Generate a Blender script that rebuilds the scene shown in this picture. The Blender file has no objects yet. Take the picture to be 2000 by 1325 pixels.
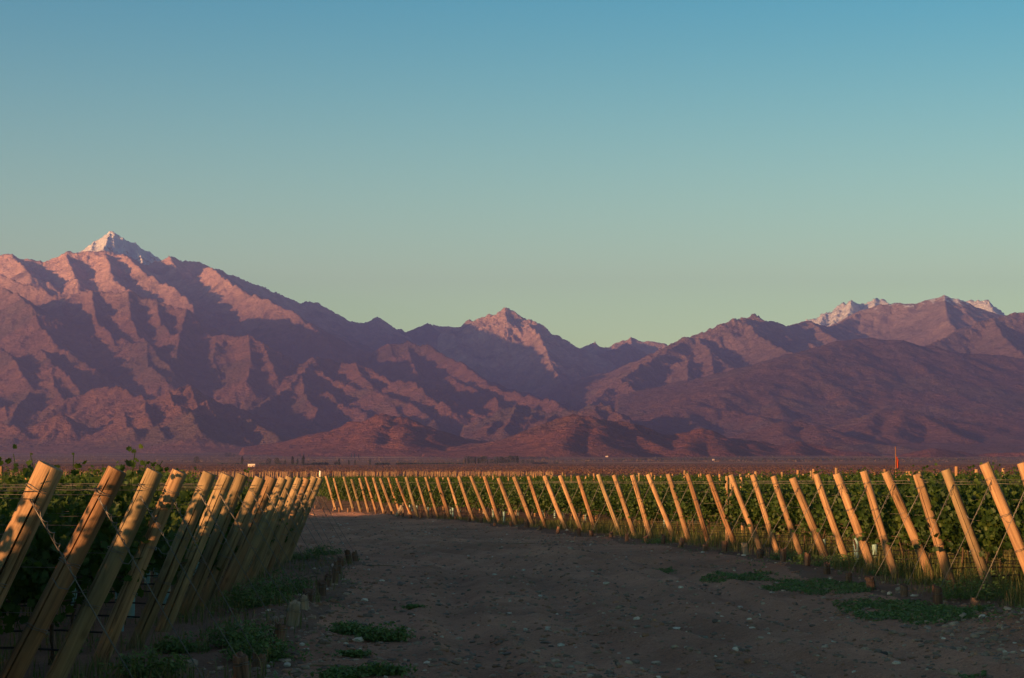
import bpy, bmesh, math, random
import numpy as np
from mathutils import Vector, Matrix, Euler

random.seed(7)
RNG = np.random.default_rng(11)
C = bpy.context.scene.collection
S = bpy.context.scene
PI = math.pi

# ------------------------------------------------------------------ camera
F = 3890.0                     # focal length in photo pixels (2000 wide)
EYE = 1.70
TH = math.atan((942.0 - 662.5) / F)
cam_d = bpy.data.cameras.new('camera')
cam_d.sensor_width = 36.0
cam_d.lens = 36.0 * F / 2000.0
cam_d.clip_start = 0.1
cam_d.clip_end = 120000.0
cam = bpy.data.objects.new('camera', cam_d)
cam.location = (0, 0, EYE)
cam.rotation_euler = (PI / 2 + TH, 0, 0)
C.objects.link(cam)
S.camera = cam

# ------------------------------------------------------------------ sky, sun, exposure
SUN_AZ = math.radians(45.0)    # light travels to the right of the view axis by this much
SUN_EL = math.radians(4.4)
W = bpy.data.worlds.new('World')
S.world = W
W.use_nodes = True
nt = W.node_tree
for n in list(nt.nodes):
    nt.nodes.remove(n)
wo = nt.nodes.new('ShaderNodeOutputWorld')
bg = nt.nodes.new('ShaderNodeBackground')
sky = nt.nodes.new('ShaderNodeTexSky')
sky.sky_type = 'NISHITA'
sky.sun_disc = False
sky.sun_elevation = SUN_EL
sky.sun_rotation = PI + SUN_AZ
sky.altitude = 1100
sky.air_density = 1.0
sky.dust_density = 1.0
sky.ozone_density = 1.6
SKY_STRENGTH = 0.15
bg.inputs['Strength'].default_value = SKY_STRENGTH
# evening colour grade of the sky, by elevation only, the same all the way round
tc = nt.nodes.new('ShaderNodeTexCoord')
sep = nt.nodes.new('ShaderNodeSeparateXYZ')
nt.links.new(tc.outputs['Generated'], sep.inputs[0])
rmp = nt.nodes.new('ShaderNodeValToRGB')
SKY_RAMP = [(0.0, (1.62, 1.14, 0.76, 1)), (0.09, (1.22, 1.07, 0.66, 1)), (0.23, (0.01, 0.56, 0.61, 1)), (0.36, (0.05, 0.48, 0.60, 1)), (0.6, (0.42, 0.45, 0.40, 1)), (1.0, (0.60, 0.46, 0.34, 1))]
SKY_RAMP_PLACE = None
while len(rmp.color_ramp.elements) < len(SKY_RAMP):
    rmp.color_ramp.elements.new(0.5)
rmp.color_ramp.interpolation = 'B_SPLINE'
for e, (p, c) in zip(rmp.color_ramp.elements, SKY_RAMP):
    e.position = p
    e.color = c
nt.links.new(sep.outputs['Z'], rmp.inputs[0])
mul = nt.nodes.new('ShaderNodeMixRGB')
mul.blend_type = 'MULTIPLY'
mul.inputs[0].default_value = 1.0
nt.links.new(sky.outputs[0], mul.inputs[1])
nt.links.new(rmp.outputs[0], mul.inputs[2])
nt.links.new(mul.outputs[0], bg.inputs['Color'])
nt.links.new(bg.outputs[0], wo.inputs['Surface'])

sun_d = bpy.data.lights.new('sun', 'SUN')
sun_d.energy = 5.0
sun_d.angle = math.radians(0.5)
sun_d.color = (1.0, 0.48, 0.185)
sun = bpy.data.objects.new('sun', sun_d)
sdir = Vector((math.sin(SUN_AZ) * math.cos(SUN_EL), math.cos(SUN_AZ) * math.cos(SUN_EL), -math.sin(SUN_EL)))
sun.rotation_euler = sdir.to_track_quat('-Z', 'Y').to_euler()
sun.location = (-200, -250, 60)
C.objects.link(sun)

S.view_settings.view_transform = 'Standard'
S.view_settings.look = 'None'
S.view_settings.gamma = 1.0
S.view_settings.exposure = 1.35
S.view_settings.use_curve_mapping = False
S.render.engine = 'CYCLES'
S.cycles.use_denoising = True
S.cycles.max_bounces = 6
S.cycles.volume_bounces = 0
S.cycles.transparent_max_bounces = 8

# ------------------------------------------------------------------ helpers
def p2w(px, y, d):
    """photo pixel -> world point at forward distance d (used to survey real places from the photo)"""
    u = (px - 1000.0) / F
    v = (662.5 - y) / F
    yy = math.cos(TH) - math.sin(TH) * v
    zz = math.sin(TH) + math.cos(TH) * v
    return np.array((u / yy * d, d, EYE + zz / yy * d))

def hash2(ix, iy, seed=0):
    h = (ix.astype(np.int64) * 374761393 + iy.astype(np.int64) * 668265263 + seed * 974634777) & 0xFFFFFFFF
    h = ((h ^ (h >> 13)) * 1274126177) & 0xFFFFFFFF
    h = h ^ (h >> 16)
    return (h & 0xFFFFFF).astype(np.float64) / float(0xFFFFFF)

def perlin(x, y, seed=0):
    x = np.asarray(x, float); y = np.asarray(y, float)
    ix = np.floor(x); iy = np.floor(y)
    fx = x - ix; fy = y - iy
    u = fx * fx * fx * (fx * (fx * 6 - 15) + 10)
    v = fy * fy * fy * (fy * (fy * 6 - 15) + 10)
    def g(dx, dy):
        a = hash2(ix + dx, iy + dy, seed) * 2 * PI
        return np.cos(a) * (fx - dx) + np.sin(a) * (fy - dy)
    return ((g(0, 0) * (1 - u) + g(1, 0) * u) * (1 - v) + (g(0, 1) * (1 - u) + g(1, 1) * u) * v) * 1.5

def fbm(x, y, o=4, seed=0, gain=0.5):
    s = 0; a = 1.0
    for i in range(o):
        s = s + a * perlin(x * 2 ** i + 17.3 * i, y * 2 ** i - 9.1 * i, seed + i)
        a *= gain
    return s

def link(o, parent=None):
    C.objects.link(o)
    if parent is not None:
        o.parent = parent
    return o

def tag(o, label=None, cat=None, group=None, kind=None):
    if label: o['label'] = label
    if cat: o['category'] = cat
    if group: o['group'] = group
    if kind: o['kind'] = kind
    return o

def mesh_np(name, verts, faces, mats=(), smooth=True, cols=None, uvs=None):
    """faces: (n,3) or (n,4) int array or list of polygons"""
    me = bpy.data.meshes.new(name)
    verts = np.asarray(verts, np.float32)
    if isinstance(faces, np.ndarray):
        n, k = faces.shape
        me.vertices.add(len(verts))
        me.vertices.foreach_set('co', verts.ravel())
        me.loops.add(n * k)
        me.loops.foreach_set('vertex_index', faces.astype(np.int32).ravel())
        me.polygons.add(n)
        me.polygons.foreach_set('loop_start', np.arange(0, n * k, k, dtype=np.int32))
        me.polygons.foreach_set('loop_total', np.full(n, k, np.int32))
    else:
        me.from_pydata([tuple(v) for v in verts], [], faces)
    if cols is not None:
        ca = me.color_attributes.new('tone', 'FLOAT_COLOR', 'POINT')
        cc = np.ones((len(verts), 4), np.float32)
        cc[:, :3] = cols
        ca.data.foreach_set('color', cc.ravel())
    for m in mats:
        me.materials.append(m)
    me.update(calc_edges=True)
    me.polygons.foreach_set('use_smooth', np.full(len(me.polygons), smooth, bool))
    me.update()
    return me

def ob(name, me, parent=None, loc=None):
    o = bpy.data.objects.new(name, me)
    link(o, parent)
    if loc is not None:
        o.location = loc
    return o

def empty(name, loc=(0, 0, 0)):
    o = bpy.data.objects.new(name, None)
    o.location = loc
    o.empty_display_size = 0.2
    return link(o)

class MB:
    """collects pieces into one mesh"""
    def __init__(s):
        s.v = []; s.f = []
    def add(s, v, f):
        b = len(s.v)
        s.v += [tuple(p) for p in v]
        s.f += [tuple(i + b for i in q) for q in f]
    def tube(s, pts, r, n=6, caps=True):
        pts = [Vector(p) for p in pts]
        rr = r if hasattr(r, '__len__') else [r] * len(pts)
        v = []; f = []
        for i, p in enumerate(pts):
            t = (pts[min(i + 1, len(pts) - 1)] - pts[max(i - 1, 0)]).normalized()
            a = t.cross(Vector((0, 0, 1)))
            if a.length < 0.05: a = t.cross(Vector((0, 1, 0)))
            a.normalize(); b = t.cross(a)
            for k in range(n):
                w = 2 * PI * k / n
                v.append(p + (a * math.cos(w) + b * math.sin(w)) * rr[i])
        for i in range(len(pts) - 1):
            for k in range(n):
                k2 = (k + 1) % n
                f.append((i * n + k, i * n + k2, (i + 1) * n + k2, (i + 1) * n + k))
        if caps:
            f.append(tuple(range(n - 1, -1, -1)))
            f.append(tuple((len(pts) - 1) * n + k for k in range(n)))
        s.add(v, f)
    def box(s, lo, hi):
        x0, y0, z0 = lo; x1, y1, z1 = hi
        v = [(x0, y0, z0), (x1, y0, z0), (x1, y1, z0), (x0, y1, z0), (x0, y0, z1), (x1, y0, z1), (x1, y1, z1), (x0, y1, z1)]
        s.add(v, [(3, 2, 1, 0), (4, 5, 6, 7), (0, 1, 5, 4), (1, 2, 6, 5), (2, 3, 7, 6), (3, 0, 4, 7)])
    def mesh(s, name, mats, smooth=True):
        return mesh_np(name, np.array(s.v) if s.v else np.zeros((0, 3)), s.f, mats, smooth)

# ------------------------------------------------------------------ materials
def mat(name):
    m = bpy.data.materials.new(name)
    m.use_nodes = True
    t = m.node_tree
    b = t.nodes['Principled BSDF']
    b.inputs['Roughness'].default_value = 0.85
    if 'Specular IOR Level' in b.inputs:
        b.inputs['Specular IOR Level'].default_value = 0.25
    return m, t, b

def nd(t, typ, **kw):
    n = t.nodes.new('ShaderNode' + typ)
    for k, v in kw.items():
        if k in n.inputs.keys():
            n.inputs[k].default_value = v
        else:
            setattr(n, k, v)
    return n

def ramp(t, stops, src, interp='LINEAR'):
    r = t.nodes.new('ShaderNodeValToRGB')
    r.color_ramp.interpolation = interp
    while len(r.color_ramp.elements) < len(stops):
        r.color_ramp.elements.new(0.5)
    for e, (p, c) in zip(r.color_ramp.elements, stops):
        e.position = p
        e.color = (c[0], c[1], c[2], 1) if hasattr(c, '__len__') else (c, c, c, 1)
    t.links.new(src, r.inputs[0])
    return r.outputs[0]

def mixc(t, fac, a, b, blend='MIX'):
    m = t.nodes.new('ShaderNodeMixRGB')
    m.blend_type = blend
    for s, i in ((fac, 0), (a, 1), (b, 2)):
        if hasattr(s, 'is_linked') or isinstance(s, bpy.types.NodeSocket):
            t.links.new(s, m.inputs[i])
        elif i == 0:
            m.inputs[0].default_value = s
        else:
            m.inputs[i].default_value = (s[0], s[1], s[2], 1)
    return m.outputs[0]

def mth(t, op, a, b=0.0, c=0.0, clamp=False):
    m = t.nodes.new('ShaderNodeMath')
    m.operation = op
    m.use_clamp = clamp
    for i, s in enumerate((a, b, c)):
        if isinstance(s, bpy.types.NodeSocket):
            t.links.new(s, m.inputs[i])
        else:
            m.inputs[i].default_value = s
    return m.outputs[0]

def noise(t, vec, scale, detail=4, rough=0.55, dist=0.0):
    n = nd(t, 'TexNoise', Scale=scale, Detail=detail, Roughness=rough, Distortion=dist)
    if vec is not None:
        t.links.new(vec, n.inputs['Vector'])
    return n.outputs['Fac']

def mapping(t, vec, scale=(1, 1, 1), loc=(0, 0, 0)):
    m = t.nodes.new('ShaderNodeMapping')
    m.inputs['Scale'].default_value = scale
    m.inputs['Location'].default_value = loc
    t.links.new(vec, m.inputs['Vector'])
    return m.outputs[0]

def geo_pos(t):
    return t.nodes.new('ShaderNodeNewGeometry').outputs['Position']

def bump(t, b, h, strength, dist):
    n = t.nodes.new('ShaderNodeBump')
    n.inputs['Strength'].default_value = strength
    n.inputs['Distance'].default_value = dist
    t.links.new(h, n.inputs['Height'])
    t.links.new(n.outputs[0], b.inputs['Normal'])

def wood_mat(name, light, mid, dark, knots=0.5):
    m, t, b = mat(name)
    tcn = t.nodes.new('ShaderNodeTexCoord')
    oi = t.nodes.new('ShaderNodeObjectInfo')
    cmb = t.nodes.new('ShaderNodeCombineXYZ')
    rnd = mth(t, 'MULTIPLY', oi.outputs['Random'], 37.0)
    for i in range(3): t.links.new(rnd, cmb.inputs[i])
    va = t.nodes.new('ShaderNodeVectorMath'); va.operation = 'ADD'
    t.links.new(tcn.outputs['Object'], va.inputs[0]); t.links.new(cmb.outputs[0], va.inputs[1])
    v = va.outputs[0]
    grain = noise(t, mapping(t, v, (26, 26, 1.3)), 1.0, 6, 0.62, 0.6)
    fine = noise(t, mapping(t, v, (110, 110, 4)), 1.0, 3, 0.6)
    blot = noise(t, mapping(t, v, (5, 5, 1.6)), 1.0, 3, 0.5)
    col = ramp(t, [(0.30, dark), (0.44, mid), (0.62, light)], grain)
    col = mixc(t, 0.55, col, ramp(t, [(0.3, (0.45, 0.42, 0.40)), (0.62, (1.08, 1.05, 1.0))], blot), 'MULTIPLY')
    vor = nd(t, 'TexVoronoi', Scale=1.0)
    t.links.new(mapping(t, v, (4.5, 4.5, 2.6)), vor.inputs['Vector'])
    kn = ramp(t, [(0.06, 1.0), (0.17, 0.0)], vor.outputs['Distance'])
    col = mixc(t, mth(t, 'MULTIPLY', kn, knots), col, (dark[0] * 0.45, dark[1] * 0.4, dark[2] * 0.35))
    tone = mth(t, 'MULTIPLY_ADD', oi.outputs['Random'], 0.42, 0.76)
    tcol = t.nodes.new('ShaderNodeCombineXYZ')
    for i in range(3): t.links.new(tone, tcol.inputs[i])
    col = mixc(t, 1.0, col, tcol.outputs[0], 'MULTIPLY')
    t.links.new(col, b.inputs['Base Color'])
    bump(t, b, mth(t, 'ADD', grain, mth(t, 'MULTIPLY', fine, 0.4)), 0.6, 0.008)
    b.inputs['Roughness'].default_value = 0.8
    return m

def plain_mat(name, c, rough=0.8, var=0.25, scale=8.0, metal=0.0):
    m, t, b = mat(name)
    tcn = t.nodes.new('ShaderNodeTexCoord')
    n = noise(t, tcn.outputs['Object'], scale, 4)
    lo = tuple(x * (1 - var) for x in c); hi = tuple(min(1, x * (1 + var)) for x in c)
    t.links.new(ramp(t, [(0.3, lo), (0.7, hi)], n), b.inputs['Base Color'])
    b.inputs['Roughness'].default_value = rough
    b.inputs['Metallic'].default_value = metal
    return m

def leaf_mat(name, dark, mid, light, trans=0.35, tcol=(0.10, 0.16, 0.02)):
    m, t, b = mat(name)
    gi = t.nodes.new('ShaderNodeNewGeometry')
    oi = t.nodes.new('ShaderNodeObjectInfo')
    f = mth(t, 'ADD', mth(t, 'MULTIPLY', gi.outputs['Random Per Island'], 0.8), mth(t, 'MULTIPLY', oi.outputs['Random'], 0.2))
    col = ramp(t, [(0.0, dark), (0.55, mid), (0.93, light), (1.0, (light[0] * 1.6, light[1] * 1.15, light[2]))], f)
    n = noise(t, gi.outputs['Position'], 9.0, 3)
    col = mixc(t, 0.5, col, ramp(t, [(0.3, (0.55, 0.55, 0.55)), (0.7, (1.1, 1.1, 1.1))], n), 'MULTIPLY')
    t.links.new(col, b.inputs['Base Color'])
    b.inputs['Roughness'].default_value = 0.55
    tr = t.nodes.new('ShaderNodeBsdfTranslucent')
    tr.inputs['Color'].default_value = (tcol[0], tcol[1], tcol[2], 1)
    mx = t.nodes.new('ShaderNodeMixShader')
    mx.inputs[0].default_value = trans
    out = t.nodes['Material Output']
    t.links.new(b.outputs[0], mx.inputs[1]); t.links.new(tr.outputs[0], mx.inputs[2])
    t.links.new(mx.outputs[0], out.inputs['Surface'])
    return m
# ------------------------------------------------------------------ the lie of the land
_PD = np.array([0, 130, 300, 720, 1400, 2500, 4000, 6000, 8000, 10000, 14000, 30000.])
_PY = np.array([0, 0, 0.6, 3.2, 10.0, 24.0, 46.0, 83.0, 134.0, 196.0, 315.0, 600.0])
_dd = np.linspace(0, 30000, 6001)
_zz = np.interp(_dd, _PD, _PY)
_k = np.hanning(81); _k /= _k.sum()
_zs = np.convolve(np.pad(_zz, 40, mode='edge'), _k, mode='valid')
_w = np.clip((_dd - 1200) / 1500, 0, 1)
_zz = _zz * (1 - _w) + _zs * _w
def plain_z(y):
    return np.interp(np.maximum(y, 0), _dd, _zz)

# surveyed row ends: tops of the leaning posts (photo px) and forward distance
LEFT_TOP = [(93, 918), (220, 923), (297, 926), (351, 927), (406, 929), (443, 933), (474, 932), (505, 937), (531, 937),
            (550, 937), (567, 936), (583, 937), (597, 938), (614, 935), (624, 936)]
LEFT_D = [16.4 + 2.15 * (k - 2) for k in range(15)]
RIGHT_TOP = [(1996, 909), (1923, 910), (1850, 921), (1790, 930), (1733, 925), (1686, 924), (1635, 929), (1595, 929), (1550, 936),
             (1511, 933), (1470, 930), (1428, 930), (1383, 929), (1342, 928), (1305, 928), (1267, 928), (1235, 930), (1199, 930),
             (1169, 928), (1130, 931), (1095, 930), (1064, 931), (1032, 932), (1004, 933), (974, 935), (946, 932), (920, 931),
             (896, 932), (875, 934), (854, 933), (831, 933), (813, 935), (793, 933), (774, 935), (759, 934), (743, 935),
             (729, 934), (714, 933), (702, 935), (687, 937), (672, 932), (652, 935), (637, 931)]
RIGHT_D = [24.5 + 2.05 * k + 0.006 * k * k for k in range(len(RIGHT_TOP))]
LEFT_X = [(p[0] - 1000) / F * d for p, d in zip(LEFT_TOP, LEFT_D)]
RIGHT_X = [(p[0] - 1000) / F * d for p, d in zip(RIGHT_TOP, RIGHT_D)]
_ry = np.array([-40.0] + RIGHT_D + [400.0]); _rx = np.array([RIGHT_X[0] + 11] + RIGHT_X + [RIGHT_X[-1] - 40])
_ly = np.array([-60.0, 0.0] + LEFT_D + [60.0, 200.0]); _lx = np.array([LEFT_X[0] + 2.4, LEFT_X[0] + .4] + LEFT_X + [LEFT_X[-1] - 8, LEFT_X[-1] - 50])
def right_line(y): return np.interp(y, _ry, _rx)      # x of the right post tops
def left_line(y): return np.interp(y, _ly, _lx)

def gz(x, y):
    """ground height anywhere"""
    x = np.asarray(x, float); y = np.asarray(y, float)
    z = plain_z(y)
    near = np.clip(1 - (y - 100) / 120, 0, 1)
    z = z + near * (0.035 * fbm(x * 0.35, y * 0.22, 3, 3) + 0.018 * fbm(x * 1.6, y * 1.1, 3, 9))
    sr = x - (right_line(y) - 0.75)
    bz = 0.5 + 0.9 * perlin(x * 0.25 + 5, y * 0.16, 21)
    z = z + near * 0.16 * np.clip(bz, 0, 1.4) * np.exp(-((sr + 0.2) / 0.9) ** 2)
    z = z + near * 0.05 * np.clip((sr) / 1.5, 0, 1)
    # heap of stony soil at the near right
    z = z + 0.20 * np.exp(-(((x - 6.1) / 0.9) ** 2 + ((y - 22.6) / 2.0) ** 2)) * (1 + 0.5 * perlin(x * 1.4, y * 0.9, 5))
    sl = (left_line(y) + 0.75) - x
    z = z + near * 0.09 * np.exp(-((sl - 0.1) / 0.7) ** 2) * np.clip(0.6 + perlin(x * .5, y * .3, 8), 0, 1.3)
    # wheel ruts on the track
    c = 0.5 * (left_line(y) + right_line(y))
    for off in (-2.3, -0.7, 0.6, 2.0):
        z = z - near * 0.075 * np.exp(-((x - c - off + 0.25 * perlin(y * 0.1, y * 0 + off, 4)) / 0.26) ** 2)
        z = z + near * 0.04 * np.exp(-((np.abs(x - c - off + 0.25 * perlin(y * 0.1, y * 0 + off, 4)) - 0.42) / 0.14) ** 2)
    far = np.clip((y - 700) / 1500, 0, 1)
    z = z + far * (1.2 * fbm(x / 420.0, y / 260.0, 3, 31))
    far2 = np.clip((y - 3500) / 3000, 0, 1)
    z = z + far2 * 9.0 * fbm(x / 1100.0, y / 700.0, 4, 41)
    return z

# ------------------------------------------------------------------ ground sheets
def soil_material(name, base, dark, light, stone=0.8):
    m, t, b = mat(name)
    p = geo_pos(t)
    n1 = noise(t, p, 0.9, 5, 0.6)
    n2 = noise(t, p, 14.0, 5, 0.65)
    n3 = noise(t, p, 75.0, 3, 0.6)
    col = ramp(t, [(0.3, dark), (0.5, base), (0.72, light)], mth(t, 'ADD', mth(t, 'MULTIPLY', n1, 0.5), mth(t, 'MULTIPLY', n2, 0.5)))
    vor = nd(t, 'TexVoronoi', Scale=26.0)
    t.links.new(p, vor.inputs['Vector'])
    pe = ramp(t, [(0.16, 1.0), (0.30, 0.0)], vor.outputs['Distance'])
    tint = ramp(t, [(0.0, (0.25, 0.20, 0.17)), (0.35, (0.10, 0.085, 0.08)), (0.6, (0.19, 0.11, 0.075)), (0.85, (0.15, 0.14, 0.14)), (1.0, (0.40, 0.37, 0.33))], vor.outputs['Color'])
    col = mixc(t, mth(t, 'MULTIPLY', pe, stone), col, tint)
    col = mixc(t, 0.5, col, ramp(t, [(0.32, 0.35), (0.66, 1.3)], n3), 'MULTIPLY')
    n4 = noise(t, mapping(t, p, (0.35, 0.16, 0.35)), 1.0, 4, 0.6)
    col = mixc(t, 0.75, col, ramp(t, [(0.36, (0.66, 0.62, 0.60)), (0.62, (1.22, 1.2, 1.18))], n4), 'MULTIPLY')
    t.links.new(col, b.inputs['Base Color'])
    h = mth(t, 'ADD', mth(t, 'MULTIPLY', n2, 0.9), mth(t, 'ADD', mth(t, 'MULTIPLY', pe, 0.35), mth(t, 'MULTIPLY', n3, 0.3)))
    bump(t, b, h, 1.0, 0.05)
    b.inputs['Roughness'].default_value = 0.95
    return m

M_ROAD = soil_material('road_dirt', (0.40, 0.205, 0.13), (0.24, 0.125, 0.08), (0.52, 0.29, 0.19))
M_SOIL = soil_material('vineyard_soil', (0.190, 0.110, 0.074), (0.11, 0.065, 0.045), (0.26, 0.155, 0.105), 0.35)

def plain_material():
    m, t, b = mat('plain_scrub')
    p = geo_pos(t)
    s = t.nodes.new('ShaderNodeSeparateXYZ'); t.links.new(p, s.inputs[0])
    streak = noise(t, mapping(t, p, (1 / 1500.0, 1 / 120.0, 0.0)), 1.0, 5, 0.6, 0.4)
    patch = noise(t, mapping(t, p, (1 / 260.0, 1 / 90.0, 0.0)), 1.0, 5, 0.65)
    bush = noise(t, mapping(t, p, (1 / 9.0, 1 / 14.0, 0.0)), 1.0, 3, 0.6)
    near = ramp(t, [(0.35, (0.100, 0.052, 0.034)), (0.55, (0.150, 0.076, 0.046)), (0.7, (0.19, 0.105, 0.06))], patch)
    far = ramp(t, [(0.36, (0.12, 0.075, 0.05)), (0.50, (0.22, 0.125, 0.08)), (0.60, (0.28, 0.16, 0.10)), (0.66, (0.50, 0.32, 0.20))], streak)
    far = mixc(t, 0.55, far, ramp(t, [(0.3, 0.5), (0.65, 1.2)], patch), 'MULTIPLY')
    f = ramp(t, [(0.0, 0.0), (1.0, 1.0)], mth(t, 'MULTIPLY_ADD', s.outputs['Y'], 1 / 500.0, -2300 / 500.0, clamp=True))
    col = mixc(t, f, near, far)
    col = mixc(t, 0.45, col, ramp(t, [(0.35, 0.55), (0.6, 1.15)], bush), 'MULTIPLY')
    t.links.new(col, b.inputs['Base Color'])
    b.inputs['Roughness'].default_value = 1.0
    b.inputs['Specular IOR Level'].default_value = 0.05
    return m
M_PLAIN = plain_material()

def build_ground():
    # radial sheet: fine in the sector the photo sees, coarse elsewhere
    az = np.concatenate([np.radians(np.linspace(-180, -24, 24)[:-1]), np.radians(np.linspace(-24, -15.6, 30)[:-1]), np.radians(np.linspace(-15.6, 15.6, 470)),
                         np.radians(np.linspace(15.6, 24, 30)[1:]), np.radians(np.linspace(24, 180, 24)[1:])])
    r = np.concatenate([np.geomspace(1.2, 8.5, 24)[:-1], np.geomspace(8.5, 60, 330)[:-1], np.geomspace(60, 150, 90)[:-1], np.geomspace(150, 230, 12)])
    A, R = np.meshgrid(az, r, indexing='ij')
    X = np.sin(A) * R; Y = np.cos(A) * R
    Z = gz(X, Y)
    na, nr = A.shape
    verts = np.stack([X, Y, Z], -1).reshape(-1, 3)
    idx = np.arange(na * nr).reshape(na, nr)
    fc = np.stack([idx[:-1, :-1], idx[1:, :-1], idx[1:, 1:], idx[:-1, 1:]], -1)
    cx = 0.25 * (X[:-1, :-1] + X[1:, :-1] + X[1:, 1:] + X[:-1, 1:]); cy = 0.25 * (Y[:-1, :-1] + Y[1:, :-1] + Y[1:, 1:] + Y[:-1, 1:])
    wob = 0.35 * perlin(cx * 0.5, cy * 0.35, 77)
    road = (cx > left_line(cy) + 1.0 + wob) & (cx < right_line(cy) - 1.0 + wob)
    for nm, msk, m, lab in (('dirt_road', road, M_ROAD, 'stony brown dirt track curving between the two vineyard blocks'),
                            ('vineyard_ground', ~road, M_SOIL, 'brown bare soil under the vine rows beside the track')):
        f = fc[msk]
        used, inv = np.unique(f, return_inverse=True)
        f = inv.reshape(-1, 4)[:, ::-1]
        me = mesh_np(nm, verts[used], f, [m])
        tag(ob(nm, me), lab, None, None, 'structure')
    # the plain, from the edge of the sheet to the mountains
    ap = np.radians(np.linspace(-26, 26, 420)); rp = np.geomspace(230, 17000, 190)
    # close the inner ring exactly on the sheet's rim
    A, R = np.meshgrid(ap, rp, indexing='ij')
    X = np.sin(A) * R; Y = np.cos(A) * R
    Z = gz(X, Y); Z[:, 0] -= 0.01
    na, nr = A.shape
    idx = np.arange(na * nr).reshape(na, nr)
    fc = np.stack([idx[:-1, :-1], idx[:-1, 1:], idx[1:, 1:], idx[1:, :-1]], -1).reshape(-1, 4)[:, ::-1]
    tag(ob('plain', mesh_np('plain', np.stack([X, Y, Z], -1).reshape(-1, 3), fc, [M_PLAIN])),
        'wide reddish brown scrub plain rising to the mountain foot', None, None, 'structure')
build_ground()

# ------------------------------------------------------------------ mountains
def erosion(px, py, dx, dy, seed):
    ix = np.floor(px); iy = np.floor(py)
    fx = px - ix; fy = py - iy
    vx = np.zeros_like(px); gx = np.zeros_like(px); gy = np.zeros_like(px); wt = np.zeros_like(px)
    for i in (-1, 0, 1):
        for j in (-1, 0, 1):
            hx = hash2(ix + i, iy + j, seed) - 0.5
            hy = hash2(ix + i, iy + j, seed + 51) - 0.5
            qx = fx - i - 0.5 - hx * 0.9; qy = fy - j - 0.5 - hy * 0.9
            w = np.exp(-(qx * qx + qy * qy) * 2.6)
            mag = (qx * dx + qy * dy) * 2 * PI
            vx += np.cos(mag) * w
            s = -np.sin(mag) * w
            gx += s * dx; gy += s * dy
            wt += w
    return vx / wt, gx / wt, gy / wt

def catmull(P, n=6):
    P = np.asarray(P); out = []
    for i in range(len(P) - 1):
        a = P[max(i - 1, 0)]; b = P[i]; c = P[i + 1]; d = P[min(i + 2, len(P) - 1)]
        for k in range(n):
            t = k / n
            out.append(b + 0.5 * t * (c - a + t * (2 * a - 5 * b + 4 * c - d + t * (3 * (b - c) + d - a))))
    out.append(P[-1])
    return np.array(out)

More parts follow.
